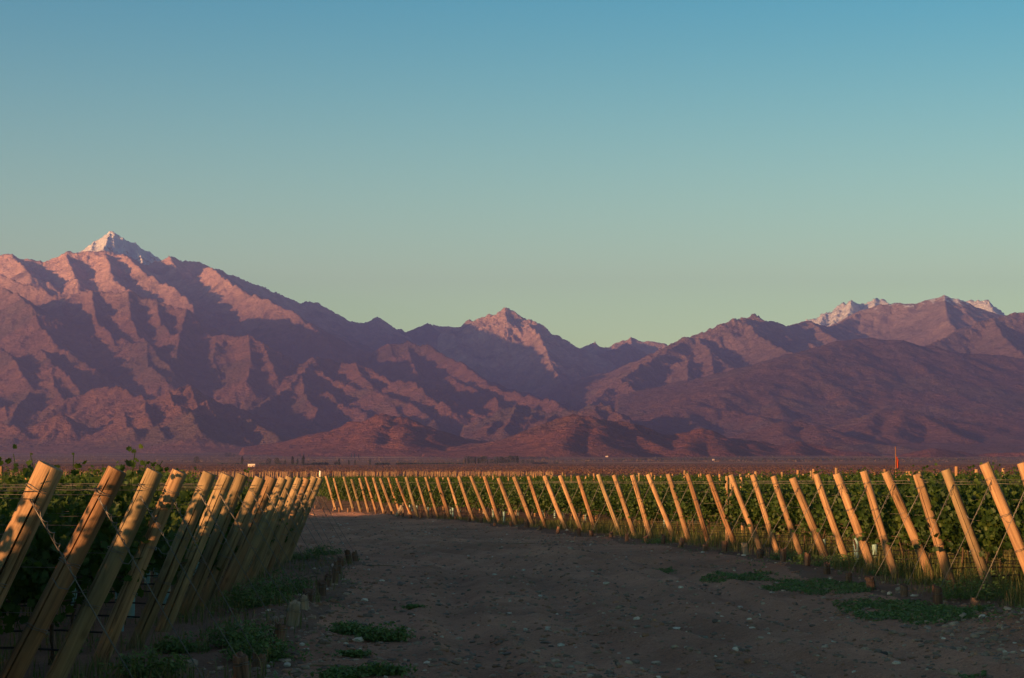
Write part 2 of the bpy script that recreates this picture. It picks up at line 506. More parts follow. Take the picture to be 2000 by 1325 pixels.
def mountain(name, label, ridges, px0, px1, d0, d1, nu, nr, mtl, slope=0.62, amp=1.0, lam=620.0, octv=5, round_=0.0, warp=90.0, seed=1, crag=1.0):
    u = np.linspace((px0 - 1000) / F, (px1 - 1000) / F, nu)
    Yv = np.linspace(d0, d1, nr)
    U, Y = np.meshgrid(u, Yv, indexing='ij')
    X = U * Y
    base = gz(X, Y)
    # warp the ground plane a little so that flanks are not ruled surfaces
    wx = warp * fbm(X / 900.0, Y / 900.0, 3, seed + 70); wy = warp * fbm(X / 900.0 + 31, Y / 900.0 - 12, 3, seed + 90)
    H = np.full_like(X, -1e9); DN = np.full_like(X, 1e9)
    for rd in ridges:
        opt = {}
        if isinstance(rd, tuple): rd, opt = rd
        sl = opt.get('s', slope); rr = opt.get('r', round_)
        pts = np.array([p2w(a, b, d * 1000.0) for a, b, d in rd])
        hr = np.full_like(X, -1e9)
        jit = fbm(np.arange(len(pts)) * 0.77, np.arange(len(pts)) * 0 + seed, 2, seed)
        for a, b in zip(pts[:-1], pts[1:]):
            ab = b[:2] - a[:2]; L2 = float(ab @ ab) + 1e-6
            QX = X - a[0]; QY = Y - a[1]
            t = np.clip((QX * ab[0] + QY * ab[1]) / L2, 0, 1)
            ex = QX - t * ab[0]; ey = QY - t * ab[1]
            dist0 = np.sqrt(ex * ex + ey * ey)
            k = np.clip(dist0 / 350.0, 0, 1)
            ex = ex + wx * k; ey = ey + wy * k
            dist = np.sqrt(ex * ex + ey * ey)
            if rr > 0: dist = np.sqrt(dist * dist + rr * rr) - rr
            zr = a[2] + t * (b[2] - a[2])
            hh = np.maximum(zr - base, 5.0)
            v = base + hh * (1.1 * np.exp(-sl * dist / hh) - 0.1)
            hr = np.maximum(hr, v)
            DN = np.minimum(DN, dist0)
        m_ = np.maximum(H, hr); k_ = 16.0
        q = np.clip((m_ - base - 60) / 250.0, 0, 1)
        H = m_ + q * k_ * 0.5 * np.maximum(1 - np.abs(H - hr) / (k_ * 4), 0) ** 2
    rel = np.clip((H - base) / 120.0, 0, 1)
    du = u[1] - u[0]; dY = Yv[1] - Yv[0]
    def grads(h):
        hu, hy = np.gradient(h, du, dY)
        return hu / Y, hy - U / Y * hu
    gx, gy = grads(H)
    keep = np.clip(DN / 260.0, 0.22, 1.0) * rel
    l = lam; a = 30.0 * amp
    for o in range(octv):
        mg = np.sqrt(gx * gx + gy * gy) + 1e-4
        st = np.clip(mg / 0.45, 0.0, 1.25)
        dx = -gy / mg * 0.9; dy = gx / mg * 0.9
        e, ex, ey = erosion(X / l + 3.7 * o, Y / l - 5.1 * o, dx, dy, seed * 13 + o)
        H = H + a * st * keep * (e - 0.35)
        gx = gx + 1.6 * a / l * st * keep * ex; gy = gy + 1.6 * a / l * st * keep * ey
        l *= 0.53; a *= 0.66
        keep = np.clip(DN / (160.0 / (o + 1)), 0.3, 1.0) * rel
    H = H + crag * rel * (17.0 * fbm(X / 150.0, Y / 150.0, 5, seed + 5, 0.62))
    edge = np.minimum(np.minimum(U - u[0], u[-1] - U) / (25 / F), 1.0)
    edge = np.minimum(edge, (Y - Yv[0]) / 160.0)
    H = base - 40 + (H - base + 40) * np.clip(edge, 0, 1)
    # sink the skirt below the plain so that it meets it along a natural line
    H = np.maximum(H, base - 60)
    H = np.where(H - base < 8, H - (8 - (H - base)) * 0.8, H)
    na, nb = X.shape
    idx = np.arange(na * nb).reshape(na, nb)
    fc = np.stack([idx[:-1, :-1], idx[:-1, 1:], idx[1:, 1:], idx[1:, :-1]], -1)[:, :, ::-1]
    hm = np.maximum.reduce([H[:-1, :-1] - base[:-1, :-1], H[1:, 1:] - base[1:, 1:], H[1:, :-1] - base[1:, :-1], H[:-1, 1:] - base[:-1, 1:]])
    f = fc[hm > -25].reshape(-1, 4)
    used, inv = np.unique(f, return_inverse=True)
    V = np.stack([X, Y, H], -1).reshape(-1, 3)[used]
    me = mesh_np(name, V, inv.reshape(-1, 4), [mtl])
    return tag(ob(name, me), label, None, None, 'structure')

def rock_material(name, low, mid, high, z0, z1, snow=None, patch=(0.75, 1.2), veg=(0.075, 0.07, 0.05)):
    m, t, b = mat(name)
    p = geo_pos(t)
    g = t.nodes.new('ShaderNodeNewGeometry')
    s = t.nodes.new('ShaderNodeSeparateXYZ'); t.links.new(p, s.inputs[0])
    sn = t.nodes.new('ShaderNodeSeparateXYZ'); t.links.new(g.outputs['True Normal'], sn.inputs[0])
    n1 = noise(t, p, 1 / 700.0, 5, 0.6)
    n2 = noise(t, p, 1 / 90.0, 5, 0.65)
    n3 = noise(t, mapping(t, p, (1, 1, 2.5)), 1 / 22.0, 4, 0.7)
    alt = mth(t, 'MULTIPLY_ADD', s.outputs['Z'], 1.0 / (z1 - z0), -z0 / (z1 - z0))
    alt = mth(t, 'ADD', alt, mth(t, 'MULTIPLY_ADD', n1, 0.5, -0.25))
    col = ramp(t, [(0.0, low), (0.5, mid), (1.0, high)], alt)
    col = mixc(t, ramp(t, [(0.50, 0.0), (0.62, 0.6)], n1), col, veg)
    col = mixc(t, 0.8, col, ramp(t, [(0.3, patch[0] * 0.8), (0.7, patch[1])], n2), 'MULTIPLY')
    col = mixc(t, 0.6, col, ramp(t, [(0.3, 0.6), (0.68, 1.2)], n3), 'MULTIPLY')
    if snow:
        sz, w, steep = snow
        sm = mth(t, 'MULTIPLY_ADD', s.outputs['Z'], 1.0 / w, -sz / w)
        sm = mth(t, 'ADD', sm, mth(t, 'MULTIPLY_ADD', n2, 4.4, -2.2))
        sm = mth(t, 'ADD', sm, mth(t, 'MULTIPLY_ADD', n3, 2.4, -1.2))
        sm = mth(t, 'ADD', sm, mth(t, 'MULTIPLY_ADD', sn.outputs['Z'], steep, -steep * 0.72))
        col = mixc(t, ramp(t, [(0.42, 0.0), (0.6, 1.0)], sm), col, (0.86, 0.87, 0.88))
    t.links.new(col, b.inputs['Base Color'])
    bump(t, b, mth(t, 'ADD', mth(t, 'MULTIPLY', n2, 1.0), mth(t, 'MULTIPLY', n3, 0.5)), 0.9, 42.0)
    b.inputs['Roughness'].default_value = 1.0
    b.inputs['Specular IOR Level'].default_value = 0.05
    return m

MR_MAIN = rock_material('rock_main', (0.18, 0.094, 0.074), (0.25, 0.14, 0.118), (0.74, 0.47, 0.39), 300, 1500)  # upper rock is paler, raised further to put alpenglow into its colour
MR_FOOT = rock_material('rock_foothill', (0.16, 0.068, 0.046), (0.17, 0.072, 0.05), (0.19, 0.085, 0.06), 80, 420, veg=(0.10, 0.065, 0.045))
MR_HILL = rock_material('rock_round_hill', (0.14, 0.074, 0.058), (0.150, 0.090, 0.075), (0.17, 0.112, 0.10), 200, 900, veg=(0.11, 0.095, 0.08))
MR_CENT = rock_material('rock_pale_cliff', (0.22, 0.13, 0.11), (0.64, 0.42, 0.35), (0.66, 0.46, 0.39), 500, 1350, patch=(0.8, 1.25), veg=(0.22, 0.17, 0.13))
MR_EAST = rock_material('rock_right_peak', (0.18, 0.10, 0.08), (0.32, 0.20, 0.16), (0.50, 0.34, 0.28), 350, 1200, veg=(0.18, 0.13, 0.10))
MR_SNOW = rock_material('rock_snow_peak', (0.42, 0.30, 0.25), (0.55, 0.42, 0.35), (0.60, 0.47, 0.40), 1300, 2050, snow=(1470, 390, 2.0), veg=(0.3, 0.22, 0.18))
MR_SNOW2 = rock_material('rock_snow_ridge', (0.28, 0.18, 0.15), (0.42, 0.29, 0.24), (0.54, 0.40, 0.34), 750, 1450, snow=(1385, 130, 2.0), veg=(0.26, 0.19, 0.16))
MR_SNOW3 = rock_material('rock_snow_back', (0.42, 0.30, 0.25), (0.55, 0.42, 0.35), (0.60, 0.47, 0.40), 1000, 1600, snow=(980, 240, 2.0), veg=(0.3, 0.22, 0.18))

# visible crests and spurs surveyed from the photograph: (photo px, photo px, distance in km)
B_CREST = [(-420, 700, 14.5), (-250, 600, 14.8), (-120, 530, 15), (-60, 508, 15), (0, 500, 15), (24, 498, 15), (50, 506, 15), (82, 509, 15), (100, 503, 15), (128, 495, 15), (160, 492, 15),
           (200, 491, 15), (240, 495, 15), (262, 508, 15.1), (285, 514, 15.2), (318, 509, 15.3), (330, 500, 15.3), (352, 508, 15.4), (385, 512, 15.5), (400, 518, 15.6), (440, 532, 15.8),
           (485, 548, 16), (540, 570, 16.2), (585, 591, 16.4), (622, 591, 16.5), (640, 603, 16.6), (680, 626, 16.8), (700, 630, 16.9), (715, 628, 17), (737, 619, 17), (752, 634, 17.1),
           (780, 645, 17.2), (792, 648, 17.3), (815, 637, 17.3), (835, 627, 17.3), (860, 636, 17.4), (880, 639, 17.4), (905, 640, 17.4), (960, 660, 17.4)]
MAIN = [
    B_CREST,
    [(24, 498, 15), (45, 520, 14.5), (60, 536, 14)],
    [(128, 495, 15), (138, 520, 14.5), (152, 550, 14)],
    [(205, 491, 15), (214, 520, 14.4), (222, 545, 14), (262, 573, 13.4)],
    [(240, 494, 15), (275, 525, 14.4), (300, 544, 14), (325, 553, 13.8), (350, 570, 13.5), (372, 590, 13.2), (380, 603, 13)],
    [(400, 519, 15.6), (415, 525, 14.9), (445, 549, 14.2), (475, 567, 13.7), (530, 589, 13.2), (575, 611, 12.9), (605, 634, 12.6), (640, 660, 12.3), (665, 684, 12.2),
     (690, 689, 12.2), (724, 690, 12.3), (760, 671, 12.4), (800, 669, 12.2), (844, 676, 12), (864, 690, 11.8), (912, 716, 11.4), (952, 747, 11)],
    [(330, 501, 15.3), (352, 535, 14.9), (376, 560, 14.6)],
    # second tier; unseen ends left of the frame lowered to let sun onto the spurs
    [(-300, 760, 13), (-160, 640, 13), (-60, 565, 13), (0, 535, 13), (36, 550, 12.8), (65, 558, 12.6), (100, 572, 12.4), (140, 577, 12.3), (178, 564, 12.2), (215, 572, 12.1), (262, 572, 12), (290, 582, 11.9),
     (325, 593, 11.8), (365, 608, 11.6), (395, 640, 11.3), (425, 655, 11.1), (448, 649, 11), (467, 659, 10.9), (485, 653, 10.8), (512, 672, 10.6), (548, 694, 10.4), (578, 714, 10.3),
     (600, 705, 10.4), (622, 695, 10.4), (642, 698, 10.4), (665, 712, 10.4), (694, 711, 10.3), (730, 724, 10.1), (760, 741, 9.9), (810, 746, 9.6), (834, 768, 9.3), (878, 795, 9)],
    [(-200, 690, 12.2), (-90, 610, 12.1), (0, 557, 12), (40, 577, 11.6), (58, 600, 11.3), (80, 635, 10.9), (105, 665, 10.5), (128, 683, 10.3), (152, 697, 10.1), (188, 722, 9.8)],
    [(58, 600, 11.3), (75, 608, 11.2), (93, 614, 11.1)],
    [(-150, 740, 10.8), (-60, 695, 10.5), (0, 680, 10.3), (18, 686, 10.1), (34, 712, 9.8), (50, 745, 9.4), (66, 757, 9.2)],
    [(80, 680, 10.3), (100, 705, 9.9), (126, 723, 9.5), (140, 742, 9.3), (156, 756, 9.1)],
    [(100, 720, 9.7), (106, 752, 9.2), (122, 775, 8.9), (130, 808, 8.5)],
    [(60, 760, 9.1), (46, 778, 8.8), (30, 800, 8.5), (20, 818, 8.2)],
    [(-60, 760, 9.2), (-20, 780, 9), (8, 795, 8.7), (14, 812, 8.4)],
    [(178, 564, 12.2), (184, 600, 11.7), (190, 630, 11.3), (210, 642, 11.1), (224, 668, 10.8)],
    [(140, 577, 12.3), (122, 600, 11.9), (128, 622, 11.6), (140, 645, 11.3), (160, 660, 11.1)],
    [(250, 572, 12), (254, 608, 11.5), (266, 645, 11.1), (284, 668, 10.9)],
    [(305, 586, 11.9), (312, 622, 11.4), (330, 650, 11)],
    [(365, 608, 11.6), (352, 650, 11), (345, 690, 10.4), (350, 715, 10.1)],
    [(236, 660, 10.9), (265, 672, 10.75), (286, 666, 10.7), (302, 680, 10.4), (312, 700, 10.1), (340, 725, 9.8)],
    [(286, 666, 10.7), (288, 690, 10.3), (290, 715, 9.9), (318, 735, 9.6)],
    [(425, 655, 11.1), (416, 700, 10.5), (428, 728, 10.1)],
    [(485, 653, 10.8), (490, 690, 10.3), (487, 730, 9.8), (478, 748, 9.6)],
    [(512, 672, 10.6), (530, 710, 10.1), (545, 735, 9.8)],
    [(616, 697, 10.4), (600, 715, 10.1), (575, 745, 9.7), (545, 770, 9.4), (508, 790, 9.1)],
    [(590, 730, 9.9), (592, 755, 9.5), (602, 780, 9.2), (622, 800, 9), (610, 822, 8.7)],
    [(600, 745, 9.8), (612, 757, 9.7), (640, 765, 9.5), (676, 789, 9.2), (714, 806, 9)],
    [(618, 705, 10.3), (634, 737, 10), (670, 744, 9.8), (710, 757, 9.6), (760, 771, 9.3), (790, 782, 9.1), (826, 798, 8.9), (852, 824, 8.6)],
    [(694, 711, 10.3), (704, 730, 10), (716, 745, 9.8)],
    [(795, 671, 12.3), (803, 700, 11.6), (812, 722, 11.2), (818, 738, 11)],
    [(760, 671, 12.4), (770, 700, 11.9), (786, 725, 11.4)],
    [(850, 742, 10.8), (880, 731, 10.6), (902, 748, 10.3), (944, 767, 9.9)],
    [(930, 745, 10.4), (985, 760, 10.1), (1016, 769, 9.9), (1068, 778, 9.6), (1095, 792, 9.3), (1130, 812, 9)],
    [(846, 762, 9.7), (858, 769, 9.5), (916, 799, 9.1), (942, 813, 8.9), (965, 817, 8.7)],
    [(968, 776, 9.4), (975, 790, 9.2), (986, 806, 8.9)],
    [(735, 775, 9.4), (770, 800, 9), (806, 825, 8.6), (840, 845, 8.2)],
]
LOWER = [
    [(180, 836, 7.6), (240, 805, 7.7), (290, 782, 7.8), (328, 762, 7.9), (346, 760, 7.9), (370, 753, 8), (390, 772, 7.8), (412, 790, 7.65), (428, 800, 7.6), (466, 818, 7.4), (488, 820, 7.3), (520, 838, 7), (545, 853, 6.8)],
    [(200, 752, 8.6), (236, 757, 8.5), (262, 767, 8.3), (290, 781, 8)],
    [(328, 762, 7.9), (340, 785, 7.5), (355, 800, 7.2), (378, 814, 7), (390, 838, 6.7)],
    [(285, 785, 7.7), (282, 805, 7.35), (300, 825, 7.1), (320, 846, 6.8)],
    [(240, 805, 7.6), (246, 826, 7.2), (262, 842, 6.9)],
    [(396, 782, 7.7), (412, 800, 7.4), (436, 826, 7.1)],
    [(370, 753, 8), (385, 790, 7.5), (392, 806, 7.3)],
    [(466, 818, 7.4), (475, 842, 7), (480, 856, 6.8)],
    [(92, 826, 7.4), (116, 811, 7.4), (140, 828, 7.3)],
    [(-160, 840, 8), (-60, 826, 7.8), (0, 822, 7.6), (40, 835, 7.3)],
]
CEN_LOW = [
    [(940, 832, 8.1), (960, 818, 8.2), (985, 804, 8.3), (1010, 789, 8.4), (1028, 794, 8.4), (1050, 806, 8.3), (1080, 801, 8.2), (1125, 799, 8), (1165, 789, 7.9), (1184, 792, 7.8), (1225, 820, 7.4), (1255, 836, 7.2), (1288, 849, 6.9)],
    [(1010, 789, 8.4), (1000, 812, 8), (985, 838, 7.6)],
    [(985, 805, 8.3), (962, 825, 7.9), (950, 842, 7.6)],
    [(1050, 806, 8.3), (1032, 828, 7.9), (1015, 850, 7.5)],
    [(1090, 801, 8.2), (1070, 822, 7.8), (1045, 848, 7.4)],
    [(1165, 790, 7.9), (1160, 812, 7.5), (1140, 830, 7.2)],
]
FOOT_J = [
    [(596, 868, 6.2), (640, 846, 6.2), (700, 824, 6.2), (732, 817, 6.2), (754, 809, 6.2), (768, 820, 6.1), (782, 818, 6.1), (800, 826, 6), (828, 836, 5.95), (846, 839, 5.9), (870, 855, 5.8), (890, 872, 5.7)],
    [(754, 809, 6.2), (748, 832, 5.9), (730, 850, 5.6), (724, 866, 5.4)],
    [(700, 824, 6.2), (685, 845, 5.9), (668, 862, 5.7)],
    [(782, 818, 6.1), (790, 842, 5.7), (786, 862, 5.4)],
    [(846, 839, 5.9), (838, 858, 5.6)],
]
FOOT_I = [
    [(962, 884, 5.3), (985, 874, 5.4), (1005, 865, 5.4), (1022, 867, 5.4), (1060, 848, 5.5), (1088, 838, 5.5), (1105, 828, 5.5), (1120, 815, 5.5), (1136, 811, 5.5), (1165, 822, 5.5), (1200, 827, 5.5), (1235, 834, 5.5),
     (1260, 845, 5.5), (1290, 850, 5.5), (1320, 851, 5.5), (1340, 847, 5.5), (1372, 842, 5.5), (1400, 854, 5.5), (1440, 858, 5.5), (1470, 861, 5.5), (1510, 872, 5.4), (1560, 866, 5.5), (1600, 870, 5.5), (1640, 880, 5.4), (1690, 884, 5.4)],
    [(1128, 813, 5.5), (1122, 836, 5.2), (1105, 856, 4.95), (1090, 876, 4.7)],
    [(1160, 820, 5.5), (1172, 838, 5.25), (1160, 856, 5.0), (1190, 876, 4.75)],
    [(1060, 848, 5.5), (1048, 866, 5.2)],
    [(1225, 832, 5.5), (1262, 862, 5.15), (1300, 878, 4.95)],
    [(1372, 842, 5.5), (1358, 860, 5.2), (1335, 880, 4.9)],
    [(1372, 842, 5.5), (1398, 866, 5.15), (1420, 884, 4.9)],
    [(1460, 860, 5.5), (1476, 878, 5.2)],
    [(1560, 866, 5.5), (1545, 882, 5.2)],
    [(1740, 896, 5.2), (1780, 886, 5.2), (1828, 874, 5.2), (1862, 880, 5.2), (1895, 888, 5.2), (1945, 884, 5.2), (2000, 884, 5.2), (2080, 872, 5.2), (2200, 880, 5.2)],
    [(1828, 874, 5.2), (1822, 890, 4.95)],
]
CENTRE = [
    [(850, 655, 16), (880, 641, 16), (905, 634, 16), (914, 628, 16), (922, 624, 16), (938, 618, 16), (958, 612, 16), (972, 611, 16), (986, 605, 16), (1002, 609, 16), (1025, 623, 16), (1050, 640, 16), (1065, 648, 16), (1082, 658, 16), (1095, 663, 16), (1108, 669, 16), (1122, 684, 16), (1150, 700, 15.8), (1185, 722, 15.2)],
    [(1020, 620, 16), (1050, 652, 15.3), (1068, 684, 14.6), (1080, 718, 13.9), (1098, 746, 13.3), (1112, 765, 12.8)],
    [(1060, 648, 16), (1082, 680, 15.3), (1100, 705, 14.7), (1130, 732, 14), (1150, 755, 13.4)],
    [(1104, 667, 16), (1124, 690, 15.5), (1138, 716, 14.9), (1154, 744, 14.3)],
    [(880, 641, 16), (898, 685, 15), (935, 712, 14.4), (960, 745, 13.7)],
    [(986, 606, 16), (990, 625, 15.7)],
]
BACK = [
    [(1085, 700, 20), (1120, 686, 20), (1143, 676, 20), (1162, 668, 20), (1182, 677, 20), (1200, 671, 20), (1216, 665, 20), (1232, 660, 20), (1252, 662, 20), (1270, 666, 20), (1300, 672, 20), (1340, 690, 20), (1400, 690, 20)],
    [(1232, 660, 20), (1240, 690, 19)], [(1162, 668, 20), (1170, 700, 19)], [(1200, 671, 20), (1196, 700, 19)],
]
MIDBACK = [
    [(1100, 740, 15.2), (1150, 705, 16), (1185, 690, 16.4), (1208, 676, 16.6), (1224, 670, 16.7), (1246, 681, 16.6), (1275, 694, 16.4), (1330, 700, 16)],
    [(1224, 670, 16.7), (1222, 710, 15.6), (1200, 745, 14.6), (1180, 780, 13.5)],
    [(1185, 690, 16.4), (1170, 730, 15.2), (1160, 765, 14.2)],
]
EAST = [
    [(1270, 694, 12.6), (1300, 677, 12.7), (1322, 668, 12.9), (1345, 660, 13), (1363, 666, 13), (1378, 657, 13.2), (1408, 635, 13.4), (1433, 621, 13.5), (1454, 624, 13.6), (1469, 614, 13.8), (1498, 624, 13.9), (1527, 636, 14), (1562, 648, 14.2), (1640, 680, 14.2)],
    [(1345, 660, 13), (1312, 680, 12.6), (1280, 697, 12.2), (1240, 722, 11.6), (1203, 746, 11), (1165, 778, 10.3), (1150, 800, 9.9)],
    [(1363, 664, 13), (1385, 680, 12.6), (1412, 707, 12), (1440, 725, 11.6), (1468, 740, 11.2)],
    [(1454, 624, 13.6), (1472, 645, 13.2), (1490, 662, 12.8), (1538, 686, 12.2), (1576, 702, 11.8)],
    [(1210, 742, 10.9), (1250, 765, 10.3), (1285, 795, 9.7)],
    [(1345, 700, 12.1), (1342, 740, 11.2), (1332, 790, 10.3)],
    [(1385, 682, 12.5), (1395, 730, 11.5), (1405, 770, 10.8)],
]
FRIDGE = [
    [(1480, 665, 15.6), (1520, 640, 16.2), (1550, 632, 16.6), (1580, 627, 17), (1618, 638, 17), (1640, 632, 17.4), (1664, 616, 17.8), (1685, 605, 18), (1720, 593, 18), (1755, 591, 18), (1790, 590, 18), (1818, 586, 18), (1832, 580, 18), (1844, 576, 18), (1870, 586, 18), (1910, 602, 18), (1945, 615, 18), (1980, 614, 18), (2060, 606, 18), (2200, 600, 18), (2400, 620, 18)],
    [(1580, 627, 17), (1630, 660, 15.9), (1680, 680, 15)],
    [(1844, 576, 18), (1850, 620, 16.8), (1870, 650, 16)],
    [(1870, 586, 18), (1895, 620, 17.2), (1920, 640, 16.6)],
    [(1785, 690, 13.4), (1830, 665, 13.8), (1880, 641, 14.3), (1940, 621, 14.7), (1985, 610, 15), (2020, 603, 15), (2110, 590, 15), (2300, 600, 15), (2450, 620, 15)],
    [(1940, 621, 14.7), (1960, 660, 13.6), (2000, 690, 12.8)],
    [(2020, 603, 15), (2050, 650, 14)],
]
FBACK = [
    [(1540, 640, 22), (1560, 632, 22), (1575, 624, 22), (1590, 618, 22), (1608, 613, 22), (1636, 600, 22), (1650, 592, 22), (1664, 586, 22), (1678, 587, 22), (1706, 586, 22), (1730, 588, 22), (1760, 602, 22), (1800, 620, 22), (1850, 615, 22), (1870, 600, 22), (1884, 587, 22), (1896, 583, 22), (1916, 591, 22), (1932, 590, 22), (1955, 602, 22), (1985, 620, 22), (2060, 640, 22)],
    [(1664, 586, 22), (1655, 620, 20.8)], [(1706, 586, 22), (1710, 615, 20.9)], [(1608, 613, 22), (1602, 640, 21)], [(1932, 590, 22), (1945, 620, 21)], [(1636, 600, 22), (1625, 640, 20.8)],
]
SNOWP = [
    [(90, 530, 24), (135, 505, 24), (158, 493, 24), (168, 483, 24), (182, 473, 24), (196, 465, 24), (206, 457, 24), (214, 454, 24), (222, 457, 24), (230, 463, 24), (240, 468, 24), (256, 471, 24), (264, 476, 24), (275, 484, 24), (290, 492, 24), (303, 499, 24), (318, 509, 24), (345, 530, 24)],
    [(214, 454, 24), (205, 480, 23), (198, 505, 22.2)], [(240, 468, 24), (236, 490, 23.2), (232, 512, 22.4)], [(264, 476, 24), (274, 498, 23.2), (280, 515, 22.6)], [(182, 473, 24), (176, 498, 23)], [(290, 492, 24), (296, 510, 23.3)],
    [(222, 457, 24), (222, 480, 23.2)],
]
HILL = [
    ([(1235, 862, 7.6), (1270, 838, 8), (1300, 818, 8.2), (1350, 790, 8.6), (1400, 765, 9), (1450, 742, 9.3), (1520, 714, 9.8), (1580, 690, 10.2), (1630, 674, 10.6), (1665, 664, 10.9), (1697, 660, 11), (1740, 665, 11), (1800, 678, 11), (1870, 690, 11), (1940, 695, 11), (2000, 706, 11), (2150, 730, 11), (2300, 740, 11), (2500, 760, 11)], {'r': 160}),
    [(1640, 685, 10.6), (1668, 708, 10.2), (1700, 740, 9.7), (1728, 768, 9.3), (1745, 795, 8.9)],
    [(1580, 700, 10.1), (1606, 738, 9.5), (1640, 762, 9.1), (1664, 790, 8.7)],
    [(1745, 672, 10.9), (1785, 705, 10.3), (1842, 752, 9.6), (1890, 788, 9.1), (1945, 802, 8.8), (1962, 840, 8.2)],
    [(1870, 692, 11), (1880, 730, 10.3), (1935, 780, 9.5), (1975, 810, 9)],
    [(1500, 735, 9.6), (1495, 770, 9), (1522, 802, 8.4), (1535, 822, 8.1)],
    [(1400, 770, 8.9), (1425, 800, 8.4), (1480, 812, 8.1), (1520, 828, 7.8)],
    [(1340, 800, 8.4), (1350, 825, 8), (1375, 840, 7.7)],
    [(2000, 708, 11), (2030, 760, 10), (2060, 800, 9.2)],
    [(1440, 852, 7), (1490, 836, 7.1), (1535, 823, 7.1), (1560, 824, 7.1), (1590, 830, 7), (1620, 842, 6.8), (1655, 854, 6.6)],
    [(1535, 823, 7.1), (1528, 842, 6.8), (1545, 858, 6.5)],
    [(1590, 830, 7), (1600, 850, 6.6)],
    [(1630, 840, 7.5), (1665, 822, 7.7), (1700, 812, 7.7), (1735, 802, 7.8), (1764, 798, 7.8), (1800, 815, 7.6), (1830, 830, 7.4), (1875, 852, 7)],
    [(1764, 798, 7.8), (1760, 825, 7.4), (1745, 848, 7)],
    [(1700, 812, 7.7), (1695, 836, 7.3), (1715, 856, 6.9)],
    [(1840, 842, 7.6), (1890, 838, 7.7), (1940, 848, 7.5), (2000, 840, 7.6), (2100, 846, 7.5)],
    [(1760, 872, 6.2), (1700, 866, 6.4), (1650, 870, 6.2)],
]
MTN = 'mountain'
def nearer(rs, f): return [[(a, b, d * f) for a, b, d in r] for r in rs]
mountain(MTN, 'snow streaked pale rock summit behind the left crest, the highest peak', nearer(SNOWP, 0.70), 40, 400, 15250, 17900, 230, 130, MR_SNOW, slope=0.72, amp=0.6, lam=420, seed=3, crag=1.1)
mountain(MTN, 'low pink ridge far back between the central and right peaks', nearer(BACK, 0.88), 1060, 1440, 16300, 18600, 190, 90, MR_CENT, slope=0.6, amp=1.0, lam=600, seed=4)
mountain(MTN, 'white snow capped rocky ridge peeping over the right hand range', nearer(FBACK, 0.79), 1500, 2100, 15800, 18200, 300, 90, MR_SNOW3, slope=0.7, amp=1.3, lam=520, seed=6, crag=2.0)
mountain(MTN, 'dark triangular hill in the gap right of the central peak', MIDBACK, 1060, 1380, 12800, 17500, 150, 160, MR_EAST, slope=0.6, seed=8)
mountain(MTN, 'broad mauve mountain with snow gullies below its summit at right', nearer(FRIDGE, 0.86), 1440, 2480, 10400, 16400, 380, 180, MR_SNOW2, slope=0.46, amp=0.6, lam=700, seed=9, crag=0.7)
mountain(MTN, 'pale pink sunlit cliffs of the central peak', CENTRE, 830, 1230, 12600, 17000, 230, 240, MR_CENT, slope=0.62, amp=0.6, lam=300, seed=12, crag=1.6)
mountain(MTN, 'twin topped pointed mountain right of the central gap', EAST, 1090, 1680, 9000, 15000, 280, 240, MR_EAST, slope=0.50, amp=0.6, lam=520, seed=14)
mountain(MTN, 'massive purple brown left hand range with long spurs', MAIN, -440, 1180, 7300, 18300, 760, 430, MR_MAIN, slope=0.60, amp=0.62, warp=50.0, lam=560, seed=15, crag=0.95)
mountain(MTN, 'big rounded dark hill filling the right of the view', HILL, 1180, 2480, 5700, 12000, 420, 220, MR_HILL, slope=0.35, amp=0.42, lam=640, round_=25.0, seed=17, crag=0.6)
mountain('foothill', 'dark ridge with sharp spurs low in front of the left range', LOWER, -180, 640, 6200, 9000, 330, 130, MR_MAIN, slope=0.52, amp=0.7, lam=380, seed=19)
mountain('foothill', 'cluster of rounded brown hills below the central peak', CEN_LOW, 880, 1340, 6300, 9000, 200, 120, MR_HILL, slope=0.5, amp=0.6, lam=360, seed=21)
mountain('foothill', 'small red brown pyramid hill at the foot of the left range', FOOT_J, 450, 1080, 4900, 6700, 230, 90, MR_FOOT, slope=0.44, round_=40.0, amp=0.5, lam=300, seed=23)
mountain('foothill', 'long low chain of red foothills in front of the rounded hill', FOOT_I, 800, 2240, 4300, 6000, 470, 95, MR_FOOT, slope=0.42, round_=40.0, amp=0.5, lam=280, seed=25)

# ------------------------------------------------------------------ air
def build_haze(density):
    b = MB()
    b.box((-13000, -400, -2.0), (13000, 21000, 2130))
    m = bpy.data.materials.new('haze_air')
    m.use_nodes = True
    t = m.node_tree
    for n in list(t.nodes): t.nodes.remove(n)
    o = t.nodes.new('ShaderNodeOutputMaterial')
    v = t.nodes.new('ShaderNodeVolumePrincipled')
    v.inputs['Color'].default_value = (0.31, 0.36, 1.0, 1)
    v.inputs['Density'].default_value = density
    v.inputs['Anisotropy'].default_value = 0.28
    t.links.new(v.outputs[0], o.inputs['Volume'])
    me = b.mesh('haze', [m], False)
    tag(ob('haze', me), 'thin evening haze over the plain and the mountains', None, None, 'stuff')
HAZE = 5.5e-5
build_haze(HAZE)
